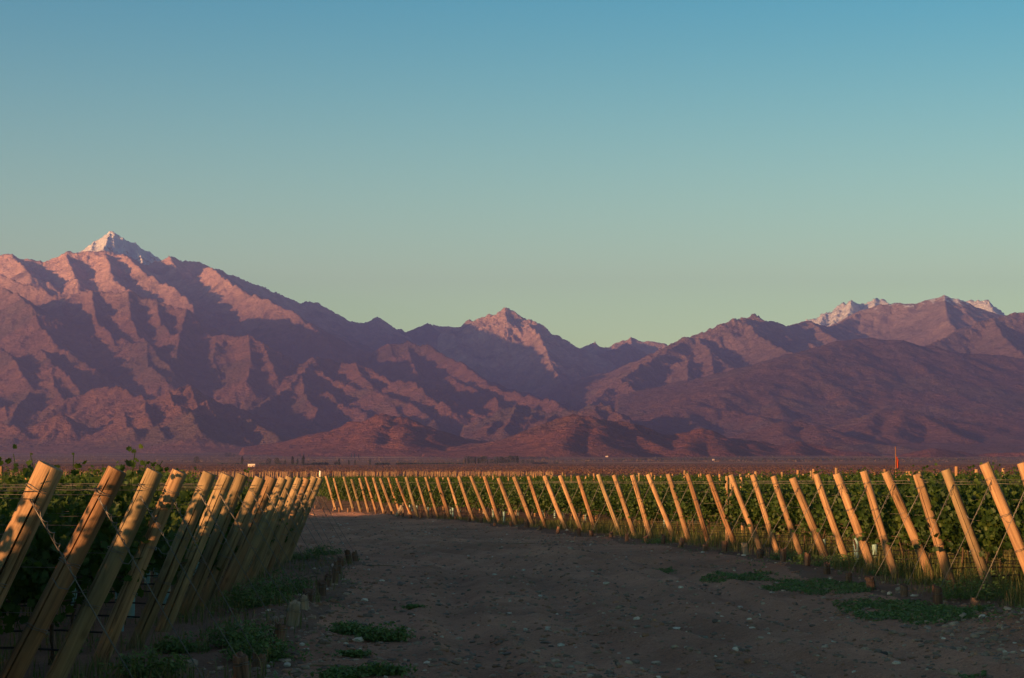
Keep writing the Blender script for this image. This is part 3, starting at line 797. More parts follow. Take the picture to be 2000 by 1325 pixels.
# ------------------------------------------------------------------ vineyard materials
W_PALE = wood_mat('post_wood_pale', (0.31, 0.205, 0.118), (0.225, 0.142, 0.08), (0.075, 0.044, 0.025), 0.45)
W_GREEN = wood_mat('post_wood_greenish', (0.26, 0.195, 0.112), (0.195, 0.145, 0.083), (0.08, 0.058, 0.033), 0.4)
W_BROWN = wood_mat('post_wood_weathered', (0.29, 0.165, 0.088), (0.18, 0.105, 0.058), (0.08, 0.045, 0.027), 0.6)
W_STUMP = wood_mat('stump_wood', (0.19, 0.11, 0.075), (0.115, 0.065, 0.045), (0.045, 0.028, 0.02), 0.4)
W_OLD = wood_mat('stump_wood_bleached', (0.33, 0.27, 0.20), (0.24, 0.185, 0.13), (0.10, 0.075, 0.05), 0.4)
M_WIRE = plain_mat('galvanised_wire', (0.13, 0.122, 0.115), 0.5, 0.3, 3.0, 0.6)
M_HOSE = plain_mat('drip_hose', (0.012, 0.012, 0.013), 0.5, 0.2)
M_TUBE = plain_mat('grow_tube_plastic', (0.17, 0.30, 0.32), 0.5, 0.3, 5.0)
M_TRUNK = plain_mat('vine_bark', (0.055, 0.038, 0.026), 0.95, 0.5, 30.0)
M_STAKE = plain_mat('stake_wood', (0.42, 0.33, 0.24), 0.9, 0.3, 20.0)
L_VINE = leaf_mat('vine_leaf', (0.015, 0.033, 0.0075), (0.028, 0.060, 0.011), (0.056, 0.086, 0.014), 0.33, (0.065, 0.12, 0.013))
L_WEED = leaf_mat('weed_leaf', (0.070, 0.125, 0.040), (0.105, 0.180, 0.056), (0.15, 0.22, 0.075), 0.2, (0.10, 0.16, 0.04))
L_GRASS = leaf_mat('grass_blade', (0.055, 0.080, 0.022), (0.085, 0.115, 0.032), (0.20, 0.17, 0.07), 0.25, (0.14, 0.16, 0.04))
L_DRY = leaf_mat('dry_grass_blade', (0.19, 0.13, 0.065), (0.27, 0.19, 0.095), (0.36, 0.27, 0.14), 0.2, (0.25, 0.17, 0.07))

ORD = 'first second third fourth fifth sixth seventh eighth ninth tenth eleventh twelfth thirteenth fourteenth fifteenth sixteenth seventeenth eighteenth nineteenth twentieth'.split()
TENS = {20: 'twenty', 30: 'thirty', 40: 'forty'}
TH_ = {30: 'thirtieth', 40: 'fortieth'}
def ordinal(n):
    if n <= 20: return ORD[n - 1]
    if n % 10 == 0: return TH_[n]
    return TENS[n // 10 * 10] + '-' + ORD[n % 10 - 1]

# ------------------------------------------------------------------ wooden posts
def post_mesh(L, r, seed, mtl, cracks=1, below=0.35, n=22, rings=16, bend=0.012):
    rg = random.Random(seed)
    crk = []
    for c in range(cracks):
        crk.append((rg.uniform(-2.3, -0.8) if c == 0 else rg.uniform(-3.1, 0.2), rg.uniform(0.05, 0.45) if rg.random() < .5 else 0.0, rg.uniform(0.75, 1.01), rg.uniform(0.045, 0.085)))
    ang = [2 * PI * k / n for k in range(n)]
    cols = []                                  # (angle, crack index or None)
    for a in ang: cols.append([a, None])
    for ci, (ca, t0, t1, wd) in enumerate(crk):
        ca %= 2 * PI
        cols = [q for q in cols if q[1] is not None or min(abs(q[0] - ca), 2 * PI - abs(q[0] - ca)) > 0.12]
        cols += [[(ca - wd) % (2 * PI), None], [ca, ci], [(ca + wd) % (2 * PI), None]]
    cols.sort(key=lambda q: q[0])
    m = len(cols)
    V = []; Fc = []
    ph = rg.uniform(0, 6)
    zs = [-below] + [L * (i / (rings - 1)) for i in range(rings)]
    zs[-1] = L - 0.008
    for i, z in enumerate(zs):
        t = z / L
        rr = r * (1.06 - 0.10 * t + 0.02 * math.sin(t * 5 + ph))
        bx = bend * math.sin(t * PI + ph); by = bend * math.cos(t * 2.2 + ph)
        wob = 0.10 * math.sin(t * 9 + ph) + 0.05 * math.sin(t * 23 + ph)
        for a, ci in cols:
            q = rr * (1 + 0.025 * math.sin(2 * a + ph) + 0.012 * math.sin(5 * a + t * 3))
            if ci is not None:
                ca, t0, t1, wd = crk[ci]
                e = min(1, max(0, (t - t0) / 0.12)) * min(1, max(0, (t1 - t) / 0.06))
                q *= 1 - 0.5 * e
            aa = a + wob * 0.25
            V.append((bx + q * math.cos(aa), by + q * math.sin(aa), z))
    k = len(zs)
    b0 = (k - 1) * m
    for i in range(m):                         # small worn bevel round the cut top
        x, y, z = V[b0 + i]
        V.append((x * 0.955, y * 0.955, L))
    V.append((0, 0, L))
    for j in range(k):
        for i in range(m):
            i2 = (i + 1) % m
            Fc.append((j * m + i, j * m + i2, (j + 1) * m + i2, (j + 1) * m + i))
    for i in range(m):
        Fc.append((k * m + i, k * m + (i + 1) % m, (k + 1) * m))
    me = mesh_np('post', np.array(V), Fc, [mtl])
    fl = np.ones(len(me.polygons), bool); fl[-m:] = False
    me.polygons.foreach_set('use_smooth', fl)
    lip = set()
    for i, (a, ci) in enumerate(cols):
        if ci is not None: lip |= {(i - 1) % m, i, (i + 1) % m}
    ev = np.zeros(len(me.edges) * 2, np.int32); me.edges.foreach_get('vertices', ev); ev = ev.reshape(-1, 2)
    lipm = np.array([i in lip for i in range(m)])
    sh = (ev[:, 0] % m == ev[:, 1] % m) & lipm[ev[:, 0] % m] & (ev.max(1) < k * m)
    me.edges.foreach_set('use_edge_sharp', sh)
    return me

def ring_mesh(name, r, w, turns=2, tail=0.0):
    b = MB()
    pts = []
    for i in range(turns * 14 + 1):
        a = 2 * PI * i / 14
        pts.append((r * math.cos(a), r * math.sin(a), 0.016 * i / 14 + 0.004 * math.sin(i * 1.7)))
    b.tube(pts, w, 4)
    return b.mesh(name, [M_WIRE])
RING = {}
def ring_for(r):
    k = round(r, 3)
    if k not in RING: RING[k] = ring_mesh('wire_loop', k, 0.0028)
    return RING[k]

POST_ANCHOR = {'L': [], 'R': []}
ROWS = []                                       # (side, k, x_base, y, lean slope, x_top)
def end_post(side, k, top, d, lean, r, mtl, cracks, label, group):
    t = p2w(top[0], top[1], d)
    z_top = t[2]
    xb = t[0] + (-lean if side == 'L' else lean) * z_top
    y = d
    g = float(gz(xb, y))
    h = z_top - g
    dx = t[0] - xb
    L = math.hypot(h, dx) + 0.03
    o = ob('end_post', post_mesh(L, r, k * 31 + (5 if side == 'L' else 900), mtl, cracks))
    o.location = (xb, y, g)
    o.rotation_euler = (random.uniform(-0.03, 0.03), math.atan2(dx, h), random.uniform(-.15, .15) * 0)
    tag(o, label, 'post', group)
    for fr in (L - 0.20, L * 0.62, L * 0.38):
        c = ob('wire_loop', ring_for(r * (1.05 if fr < L * .7 else 0.99)), o, (0, 0, fr + random.uniform(-.03, .03)))
    top_w = Vector((xb + dx * (L - 0.2) / L, y, g + h * (L - 0.2) / L))
    POST_ANCHOR[side].append((k, top_w, t[0], y))
    ROWS.append((side, k, xb, y, dx / h, t[0]))
    return o

LEAN_L = [0.47, 0.48, 0.455, 0.415, 0.41, 0.41, 0.42, 0.43, 0.43, 0.42, 0.40, 0.40, 0.41, 0.40, 0.39]
tone_l = {1: W_BROWN, 0: W_PALE, 2: W_GREEN, 3: W_PALE, 4: W_GREEN, 5: W_GREEN}
for k in range(15):
    m = tone_l.get(k, random.choice([W_PALE, W_GREEN, W_PALE]))
    nm = ordinal(k + 1) if k else 'first'
    lab = f'leaning end post, {nm} from the left picture edge'
    if k == 1: lab = 'weathered dark brown leaning post, second from the left picture edge'
    end_post('L', k, LEFT_TOP[k], LEFT_D[k], LEAN_L[k], 0.080 + random.uniform(-.006, .008), m, 2 if k in (0, 5) else 1, lab, 'leaning end posts left of the track')
BROWN_R = {13, 22, 37, 19, 25, 34, 12, 33, 29}
for k in range(len(RIGHT_TOP)):
    m = W_BROWN if k in BROWN_R else random.choice([W_PALE, W_PALE, W_PALE, W_GREEN])
    if k in (4, 14, 16): m = W_PALE
    tone = 'dark weathered' if m is W_BROWN else 'pale'
    lab = f'{tone} leaning end post, {ordinal(k + 1)} from the right picture edge'
    end_post('R', k, RIGHT_TOP[k], RIGHT_D[k], random.uniform(0.29, 0.40) if k < 38 else 0.28, 0.075 + random.uniform(-.011, .011), m,
             (1 if random.random() < .75 else 2), lab, 'leaning end posts right of the track')

# ------------------------------------------------------------------ anchor stumps and guy wires
def stump_mesh(r, h, seed, mtl):
    rg = random.Random(seed)
    n = 16; V = []; Fc = []
    zs = [-0.12, 0, h * 0.3, h * 0.6, h * 0.9, h]
    ph = rg.uniform(0, 6)
    for j, z in enumerate(zs):
        for i in range(n):
            a = 2 * PI * i / n
            q = r * (1 + 0.07 * math.sin(3 * a + ph) + rg.uniform(-0.05, 0.05) - (0.10 if i in (3, 9, 13) and j > 1 else 0)) * (1.0 if j < 5 else 0.95)
            V.append((q * math.cos(a), q * math.sin(a), z + (rg.uniform(-0.02, 0.02) + 0.02 * math.sin(a + ph) if j >= 4 else 0)))
    V.append((0, 0, h - 0.01))
    for j in range(len(zs) - 1):
        for i in range(n):
            i2 = (i + 1) % n
            Fc.append((j * n + i, j * n + i2, (j + 1) * n + i2, (j + 1) * n + i))
    for i in range(n):
        Fc.append(((len(zs) - 1) * n + i, (len(zs) - 1) * n + (i + 1) % n, len(zs) * n))
    return mesh_np('stump', np.array(V), Fc, [mtl], smooth=False)

def guy_mesh(a, b, seed):
    rg = random.Random(seed)
    B = MB()
    d = b - a; L = d.length
    pts = []
    for i in range(13):
        t = i / 12
        p = a + d * t
        p.z -= 0.05 * math.sin(PI * t) * L / 2.2 * 0.4
        pts.append(p)
    B.tube(pts, 0.0042, 5)
    # second strand twisted round the first for the upper third
    q = []
    t_end = rg.uniform(0.28, 0.42)
    for i in range(40):
        t = i / 39 * t_end
        p = a + d * t
        p.z -= 0.05 * math.sin(PI * t) * L / 2.2 * 0.4
        w = i * 1.15
        rad = 0.008 + 0.03 * max(0, math.sin(PI * min(1, t / t_end))) * (0.6 if i < 24 else 0.12)
        q.append(p + Vector((math.cos(w) * rad * 0.4 + rad * 0.8, math.sin(w) * rad * 0.5, math.sin(w) * rad * 0.5)))
    B.tube(q, 0.0036, 4)
    e = q[-1]
    tail = MB()
    s = rg.uniform(0.05, 0.10)
    tail.tube([e, e + Vector((-s * .5, 0.0, -s * 0.7)), e + Vector((-s * 1.1, 0.01, -s * 0.6)), e + Vector((-s * 1.5, 0.015, 0))], 0.0036, 4)
    return B.mesh('guy_wire', [M_WIRE]), tail.mesh('tail', [M_WIRE])

for side in 'LR':
    for (k, top_w, tx, y) in POST_ANCHOR[side]:
        sx = tx + (0.73 if side == 'L' else -0.66) + random.uniform(-.06, .06)
        sy = y - 0.05 + random.uniform(-.15, .15)
        g = float(gz(sx, sy))
        r = random.uniform(0.052, 0.070); h = random.uniform(0.13, 0.27)
        old = (side == 'L' and k in (6, 5)) or (side == 'R' and k in (9,))
        where = f'{ordinal(k + 1)} {"left" if side == "L" else "right"} hand leaning post'
        s = ob('anchor_stump', stump_mesh(r, h, k * 7 + ord(side), W_OLD if old else W_STUMP), None, (sx, sy, g))
        s.rotation_euler = (random.uniform(-.1, .1), random.uniform(-.14, .14) + (0.10 if side == 'L' else -0.10), random.uniform(0, 6))
        tag(s, f'{"bleached" if old else "dark"} short anchor stump wired to the {where}', 'stump', f'anchor stumps {"left" if side == "L" else "right"} of the track')
        ob('wire_wrap', ring_for(r * 1.09), s, (0, 0, h * 0.62))
        mg, mt_ = guy_mesh(top_w + Vector((0, -0.085, 0)), Vector((sx, sy - 0.02, g + h * 0.66)), k * 3 + ord(side))
        w = ob('guy_wire', mg)
        tag(w, f'taut guy wire from the {where} to its stump', 'wire', f'guy wires {"left" if side == "L" else "right"} of the track')
        ob('wire_tail', mt_, w)

# ------------------------------------------------------------------ grapevines
def lobed_leaf(rg, c, nrm, size, roll):
    """grape leaf: nine point outline folded a little along the midrib"""
    n = nrm.normalized()
    a = n.cross(Vector((0.13, 0.27, 1))).normalized(); b = n.cross(a)
    ca, sa = math.cos(roll), math.sin(roll)
    a, b = a * ca + b * sa, b * ca - a * sa
    out = [(0, -0.42), (0.34, -0.50), (0.50, -0.12), (0.36, 0.05), (0.44, 0.36), (0.16, 0.34), (0, 0.62), (-0.16, 0.34), (-0.44, 0.36), (-0.36, 0.05), (-0.50, -0.12), (-0.34, -0.50)]
    fold = rg.uniform(0.05, 0.35); curl = rg.uniform(-0.25, 0.1)
    v = [c]
    for x, y in out:
        v.append(c + a * (x * size) + b * (y * size) + n * (abs(x) * fold * size + curl * size * y * y))
    return v

def vine_foliage(seed, shoots=46, per=22, width=1.45, top=1.86):
    rg = random.Random(seed)
    V = []; Fc = []; stems = MB()
    for s in range(shoots):
        x0 = rg.uniform(-width / 2, width / 2); y0 = rg.gauss(0, 0.05)
        z0 = rg.uniform(0.50, 0.85)
        tall = rg.random()
        zt = top + rg.gauss(-0.10, 0.11) + (rg.uniform(0.05, 0.24) if tall > 0.96 else 0)
        x1 = x0 + rg.gauss(0, 0.22); y1 = rg.gauss(0, 0.17)
        droop = rg.random() < 0.25
        pts = []
        for i in range(per):
            t = (i + rg.random() * 0.8) / per
            bend = t * t
            p = Vector((x0 + (x1 - x0) * t, y0 + (y1 - y0) * (t ** 0.7) * 1.5, z0 + (zt - z0) * t))
            if droop and t > 0.55:
                p.z -= (t - 0.55) * 1.5 * (zt - z0); p.y += math.copysign((t - .55) * 0.7, y1)
            pts.append(p)
            if t < 0.03: continue
            out = Vector((rg.gauss(0, 0.5), math.copysign(1, p.y + rg.gauss(0, 0.12)) * rg.uniform(0.3, 1.0), rg.uniform(0.0, 0.9)))
            c = p + Vector((rg.gauss(0, 0.07), rg.gauss(0, 0.09), rg.gauss(0, 0.05)))
            sz = rg.uniform(0.058, 0.105) * (1.0 if t < 0.8 else 1.0 - 0.55 * (t - 0.8) / 0.2)
            lf = lobed_leaf(rg, c, out, sz, rg.gauss(PI, 0.7))
            b = len(V)
            V += [tuple(q) for q in lf]
            Fc += [(b, b + 1 + i2, b + 1 + (i2 + 1) % 12) for i2 in range(12)]
        for p, q in zip(pts[:-1], pts[1:]):       # the cane itself
            b = len(V); w = Vector((0.0035, 0.002, 0))
            V += [tuple(p - w), tuple(p + w), tuple(q + w), tuple(q - w)]
            Fc += [(b, b + 1, b + 2), (b, b + 2, b + 3)]
    return mesh_np('foliage', np.array(V), np.array(Fc), [L_VINE], smooth=False)

def vine_trunk(seed):
    rg = random.Random(seed)
    b = MB()
    pts = []; x = 0; y = 0
    for i in range(7):
        pts.append((x, y, -0.05 + 0.82 * i / 6)); x += rg.gauss(0, .02); y += rg.gauss(0, .015)
    b.tube(pts, [0.024 - 0.0016 * i for i in range(7)], 6)
    for s in (-1, 1):
        q = [pts[-1]]
        for i in range(1, 6): q.append((pts[-1][0] + s * 0.14 * i, pts[-1][1] + rg.gauss(0, .02), 0.77 + rg.gauss(0.02, .02)))
        b.tube(q, [0.016 - 0.0015 * i for i in range(6)], 5)
    return b.mesh('trunk', [M_TRUNK])

def tube_mesh():
    b = MB()
    n = 10
    for r0, r1, flip in ((0.047, 0.054, False), (0.043, 0.050, True)):
        V = [(r0 * math.cos(2 * PI * i / n), r0 * math.sin(2 * PI * i / n), 0.0) for i in range(n)] + [(r1 * math.cos(2 * PI * i / n), r1 * math.sin(2 * PI * i / n), 0.46 + .012 * math.sin(i * 2)) for i in range(n)]
        Fc = [(i, (i + 1) % n, n + (i + 1) % n, n + i) for i in range(n)]
        b.add(V, [q[::-1] for q in Fc] if flip else Fc)
    return b.mesh('grow_tube', [M_TUBE])
def stake_mesh():
    b = MB(); b.tube([(0.05, 0.02, -0.1), (0.055, 0.025, 0.6), (0.05, 0.02, 1.25)], [0.013, 0.012, 0.011], 6)
    return b.mesh('stake', [M_STAKE])
N_VAR = 7
FOL = [vine_foliage(100 + i, shoots=40 + (i * 7) % 14, top=1.80 + 0.03 * (i % 4)) for i in range(N_VAR)]
TRK = [vine_trunk(200 + i) for i in range(4)]
TUBE = tube_mesh(); STAKE = stake_mesh()

spots = []                                      # every vine position
for (side, k, xb, y, sl, tx) in ROWS:
    if side == 'L':
        x = xb - 0.55
        while x > -34:
            spots.append((side, k, x, y)); x -= 1.2
    else:
        x = xb + 0.55; lim = 0.262 * y + 4.5
        while x < lim:
            spots.append((side, k, x, y)); x += 1.2
y = LEFT_D[0] - 2.15
while y > -32:                                  # the same block goes on beside and behind the camera
    xb = float(left_line(y)) - 0.80
    x = xb - 0.55
    while x > -36:
        spots.append(('L', -1, x, y)); x -= 1.2
    y -= 2.15
y = LEFT_D[-1] + 2.15
while y < 84:                                   # hidden rows added beyond the last visible post to shade the far track
    x = -7.4 - 0.21 * (y - 44)
    while x > -46:
        spots.append(('L', -2, x, y)); x -= 1.25
    y += 2.2
y = RIGHT_D[-1] + 2.5
while y < 215:
    x = float(right_line(y)) + 1.5
    while x < 0.262 * y + 5:
        spots.append(('R', -3, x, y)); x += 1.3
    y += 2.6
def in_gap(x, y): return 44 < y < 62 and 1412 < 1000 + F * x / y < 1472   # a gap with bare posts in the right block
spots = [q for q in spots if not (q[0] == 'R' and in_gap(q[2], q[3]))]
def in_view(x, y):
    return y > 8 and abs(x) < 0.2571 * y + 0.8
def rank(s):
    side, k, x, y = s
    if not in_view(x, y) or k < 0: return 1e9
    if side == 'L': return y * 0.5
    xb = [r for r in ROWS if r[0] == 'R' and r[1] == k][0][2]
    return y + 6.0 * max(0, (x - xb) / 1.2 - 3)
order = sorted(range(len(spots)), key=lambda i: rank(spots[i]))
near = [i for i in order[:296] if rank(spots[i]) < 1e8]
near_set = set(near)
FOL_OBJ = {}
for i in near:
    side, k, x, y = spots[i]
    r_ = random.random
    v = random.randrange(N_VAR)
    jx = random.uniform(-.1, .1); jy = random.uniform(-.05, .05)
    e = empty('grapevine', (x + jx, y + jy, float(gz(x, y))))
    e.rotation_euler = (0, 0, random.choice([0, PI]) + random.uniform(-.06, .06))
    sc = random.uniform(0.93, 1.06)
    e.scale = (sc, sc, random.uniform(0.94, 1.05) * (0.915 if side == 'L' and k > 3 else 0.97 if side == 'L' else 0.95))
    sd = 'left' if side == 'L' else 'right'
    xb = [r for r in ROWS if r[0] == side and r[1] == k][0][2]
    nth = ordinal(int(round((abs(x - xb) - 0.55) / 1.2)) + 1)
    tag(e, f'leafy grapevine, {nth} along the wires behind the {ordinal(k + 1)} {sd} hand end post', 'grapevine', f'grapevines in the {sd} hand block')
    f = ob('foliage', FOL[v], e); f['kind'] = 'stuff'
    FOL_OBJ.setdefault(v, f)
    ob('trunk', TRK[random.randrange(4)], e)
    if r_() < (0.45 if side == 'L' else 0.22): ob('grow_tube', TUBE, e)
    if r_() < (0.3 if side == 'L' else 0.10): ob('stake', STAKE, e)

def scatter(name, pts, src, label):
    """one object: instances of a foliage mesh on the given (x, y, z, rot, scale) points"""
    me = bpy.data.meshes.new(name)
    P = np.array(pts, np.float32)
    me.vertices.add(len(P)); me.vertices.foreach_set('co', P[:, :3].ravel())
    for nm, col in (('turn', 3), ('size', 4)):
        a = me.attributes.new(nm, 'FLOAT', 'POINT'); a.data.foreach_set('value', P[:, col].copy())
    o = ob(name, me)
    g = bpy.data.node_groups.new(name, 'GeometryNodeTree')
    g.interface.new_socket('Geometry', in_out='INPUT', socket_type='NodeSocketGeometry')
    g.interface.new_socket('Geometry', in_out='OUTPUT', socket_type='NodeSocketGeometry')
    gi = g.nodes.new('NodeGroupInput'); go = g.nodes.new('NodeGroupOutput')
    ip = g.nodes.new('GeometryNodeInstanceOnPoints')
    oi = g.nodes.new('GeometryNodeObjectInfo'); oi.inputs['Object'].default_value = src; oi.inputs['As Instance'].default_value = True
    a1 = g.nodes.new('GeometryNodeInputNamedAttribute'); a1.data_type = 'FLOAT'; a1.inputs['Name'].default_value = 'turn'
    a2 = g.nodes.new('GeometryNodeInputNamedAttribute'); a2.data_type = 'FLOAT'; a2.inputs['Name'].default_value = 'size'
    cx = g.nodes.new('ShaderNodeCombineXYZ')
    g.links.new(a1.outputs['Attribute'], cx.inputs['Z'])
    g.links.new(gi.outputs[0], ip.inputs['Points']); g.links.new(oi.outputs['Geometry'], ip.inputs['Instance'])
    g.links.new(cx.outputs[0], ip.inputs['Rotation']); g.links.new(a2.outputs['Attribute'], ip.inputs['Scale'])
    g.links.new(ip.outputs[0], go.inputs[0])
    md = o.modifiers.new('scatter', 'NODES'); md.node_group = g
    return tag(o, label, None, None, 'stuff')
far_pts = {v: [] for v in range(N_VAR)}
for i, (side, k, x, y) in enumerate(spots):
    if i in near_set: continue
    x += random.uniform(-.1, .1); y += random.uniform(-.05, .05)
    far_pts[random.randrange(N_VAR)].append((x, y, float(gz(x, y)), random.choice([0, PI]) + random.uniform(-.06, .06), random.uniform(0.93, 1.06)))
for v in range(N_VAR):
    if far_pts[v] and v in FOL_OBJ:
        scatter('vine_foliage', far_pts[v], FOL_OBJ[v], 'green vine foliage of the many further vineyard rows')

# ------------------------------------------------------------------ line posts and trellis wires
LP = [post_mesh(2.0, 0.048, 700 + i, m, 1, n=10, rings=7, bend=0.015) for i, m in enumerate([W_PALE, W_GREEN, W_PALE, W_BROWN])]
n_lp = 0
for (side, k, xb, y, sl, tx) in ROWS:
    x = xb + (-5.4 if side == 'L' else 5.4)
    j = 0
    while abs(x) < 0.257 * y + 0.6 and j < 4:
        p = ob('line_post', LP[random.randrange(4)], None, (x + random.uniform(-.3, .3), y + random.uniform(-.04, .04), float(gz(x, y))))
        p.rotation_euler = (random.uniform(-.03, .03), random.uniform(-.05, .05), random.uniform(0, 6))
        p.scale = (1, 1, random.uniform(0.95, 1.05))
        sd = 'left' if side == 'L' else 'right'
        tag(p, f'upright thin line post, {ordinal(j + 1)} along the row of the {ordinal(k + 1)} {sd} hand end post', 'post', f'upright line posts in the {sd} hand vine rows')
        n_lp += 1; j += 1
        x += -6.0 if side == 'L' else 6.0

for j, (px, y, hs) in enumerate([(1417, 51, .90), (1427, 53, .88), (1449, 56, .9), (1467, 59, .91)]):
    x = (px - 1000) / F * y
    p = ob('line_post', LP[j % 3], None, (x, y, float(gz(x, y))))
    p.scale = (.9, .9, hs); p.rotation_euler = (0, random.uniform(-.04, .04), j)
    tag(p, f'upright post, {ordinal(j + 1)} from the left in the cluster showing through the vine gap', 'post', 'upright posts in the gap of the right hand block')
for (side, k, xb, y, sl, tx) in ROWS:
    s = -1 if side == 'L' else 1
    xe = s * (0.257 * y + 3.0)
    if s * xe < s * xb + 2: xe = xb + s * 4
    e = empty('trellis', (xb, y, float(gz(xb, y))))
    sd = 'left' if side == 'L' else 'right'
    tag(e, f'trellis wires and black drip hose running from the {ordinal(k + 1)} {sd} hand end post', 'trellis', f'trellis wires of the {sd} hand block')
    Ln = abs(xe - xb)
    for z, nm in ((0.30, 'drip_hose'), (0.52, 'wire'), (0.78, 'wire'), (1.10, 'wire'), (1.40, 'wire'), (1.62, 'wire'), (1.665, 'wire')):
        if y > 75 and z in (0.52, 1.665): continue
        b = MB()
        r = 0.009 if nm == 'drip_hose' else 0.0022
        x0 = sl * z
        pts = []
        for i in range(9):
            t = i / 8
            sag = (0.03 if nm == 'drip_hose' else 0.006) * math.sin(t * PI * 3) 
            pts.append((x0 + s * Ln * t, -0.09 if z > 1.65 else 0.085 * (1 if z != 1.62 else -1), z + sag + random.uniform(-.004, .004)))
        b.tube(pts, r, 4)
        ob(nm, b.mesh(nm, [M_HOSE if nm == 'drip_hose' else M_WIRE]), e)

# ------------------------------------------------------------------ weeds, grass and ground cover
def leaf_cloud(pts, size, rg, mtl, name, up=0.6):
    n = len(pts)
    P = np.asarray(pts, float)
    nr = rg.normal(size=(n, 3)); nr[:, 2] = np.abs(nr[:, 2]) + up
    nr /= np.linalg.norm(nr, axis=1)[:, None]
    a = np.cross(nr, rg.normal(size=(n, 3))); a /= np.linalg.norm(a, axis=1)[:, None]
    b = np.cross(nr, a)
    s = size * rg.uniform(0.6, 1.4, (n, 1))
    q = np.stack([P - a * s * 0.5, P + b * s * 0.26 + nr * s * .08, P + a * s * 0.6, P - b * s * 0.26 + nr * s * .08], 1).reshape(-1, 3)
    f = np.arange(n * 4).reshape(n, 4)
    return mesh_np(name, q, f, [mtl], smooth=False)

def blades(pts, h, w, rg, mtl, name, lean=0.35):
    n = len(pts)
    P = np.asarray(pts, float)
    az = rg.uniform(0, 2 * PI, n); hh = h * rg.uniform(0.45, 1.25, n); ln = lean * hh * rg.uniform(0.3, 1.6, n)
    D = np.stack([np.cos(az), np.sin(az), np.zeros(n)], 1); T = np.stack([-np.sin(az), np.cos(az), np.zeros(n)], 1)
    Z = np.array([0, 0, 1.0])
    b0 = P - T * w * .5; b1 = P + T * w * .5
    m = P + D * (ln * 0.3)[:, None] + Z * (hh * 0.6)[:, None]
    m0 = m - T * w * .4; m1 = m + T * w * .4
    t = P + D * ln[:, None] + Z * hh[:, None]
    v = np.stack([b0, b1, m1, m0, t], 1).reshape(-1, 3)
    i = np.arange(n)[:, None] * 5
    f = np.concatenate([i + [0, 1, 2], i + [0, 2, 3], i + [3, 2, 4]], 0)
    return mesh_np(name, v, f, [mtl], smooth=False)

def weed_mesh(seed, n, rx, ry, h):
    rg = np.random.default_rng(seed)
    pts = []
    stems = max(5, n // 45)
    for s in range(stems):
        a = rg.uniform(0, 2 * PI); q = math.sqrt(rg.uniform()) * 0.9; bx = q * rx * math.cos(a); by = q * ry * math.sin(a)
        hh = h * (1 - 0.5 * q * q) * rg.uniform(0.6, 1.15)
        m = n // stems
        t = rg.uniform(0.05, 1, m)
        sp = 0.045 + 0.05 * (1 - t)
        pts.append(np.stack([bx + bx * 0.25 * t + rg.normal(size=m) * sp, by + by * 0.25 * t + rg.normal(size=m) * sp, t * hh + 0.01], 1))
    a = rg.uniform(0, 2 * PI, n // 3); q = np.sqrt(rg.uniform(0, 1, n // 3))
    pts.append(np.stack([q * rx * np.cos(a), q * ry * np.sin(a), rg.uniform(0.0, 0.4, n // 3) * h], 1))
    q2 = rg.normal(size=(n // 5, 2)) * 0.45
    pts.append(np.stack([q2[:, 0] * rx, q2[:, 1] * ry, rg.uniform(0.0, 0.3, n // 5) * h], 1))
    return leaf_cloud(np.concatenate(pts), 0.042, rg, L_WEED, 'weed')
def ground_pt(px, y):
    d = F * EYE / (y - 942.0)
    x = (px - 1000) / F * d
    return x, d, float(gz(x, d))
WEEDS = [(690, 1238, 0.22, 0.14, 500, 'low green weed at the left edge of the track'), (752, 1248, 0.24, 0.20, 700, 'bushy green weed on the left side of the track'),
         (690, 1280, 0.12, 0.06, 220, 'small green weed just below the two bushy weeds'), (672, 1320, 0.16, 0.10, 320, 'green weed at the bottom edge of the picture, left one'),
         (755, 1316, 0.16, 0.12, 620, 'spiky green weed at the bottom edge right of its neighbour'), (808, 1190, 0.075, 0.06, 300, 'tiny green weed alone on the track'),
         (515, 1285, 0.30, 0.30, 700, 'tall straggly weed behind the nearest stump'), (470, 1262, 0.32, 0.28, 800, 'broad weed between the left posts and the stumps'),
         (505, 1195, 0.42, 0.34, 1000, 'large bushy weed at the foot of the left posts'), (545, 1165, 0.40, 0.36, 900, 'leafy weed patch beside the middle left posts'),
         (575, 1095, 0.60, 0.36, 900, 'green weed clump at the foot of the farthest left posts'), (632, 1085, 0.40, 0.26, 500, 'weed clump round the farthest left stumps'),
         (300, 1318, 0.30, 0.26, 600, 'dark weed under the nearest left posts'), (365, 1270, 0.24, 0.2, 400, 'small weed between two left posts'),
         (1600, 1118, 0.5, 0.26, 700, 'green weed between posts beside the grass mat'), (1660, 1112, 0.45, 0.28, 700, 'weed behind the stumps in the right row'),
         (1745, 1128, 0.45, 0.3, 700, 'leafy weed behind the dark stump on the right'), (1900, 1180, 0.6, 0.4, 900, 'weedy growth behind the nearest right stump'),
         (1285, 1068, 0.4, 0.22, 400, 'small weed at the foot of the middle right posts'), (1540, 1105, 0.4, 0.22, 500, 'weed at the foot of the right posts near the grass mat')]
for i, (px, y, rx, h, n, lab) in enumerate(WEEDS):
    o = ob('weed', weed_mesh(300 + i, int(n * 1.3), rx, rx * 0.8, h), None, ground_pt(px, y))
    tag(o, lab, 'weed')

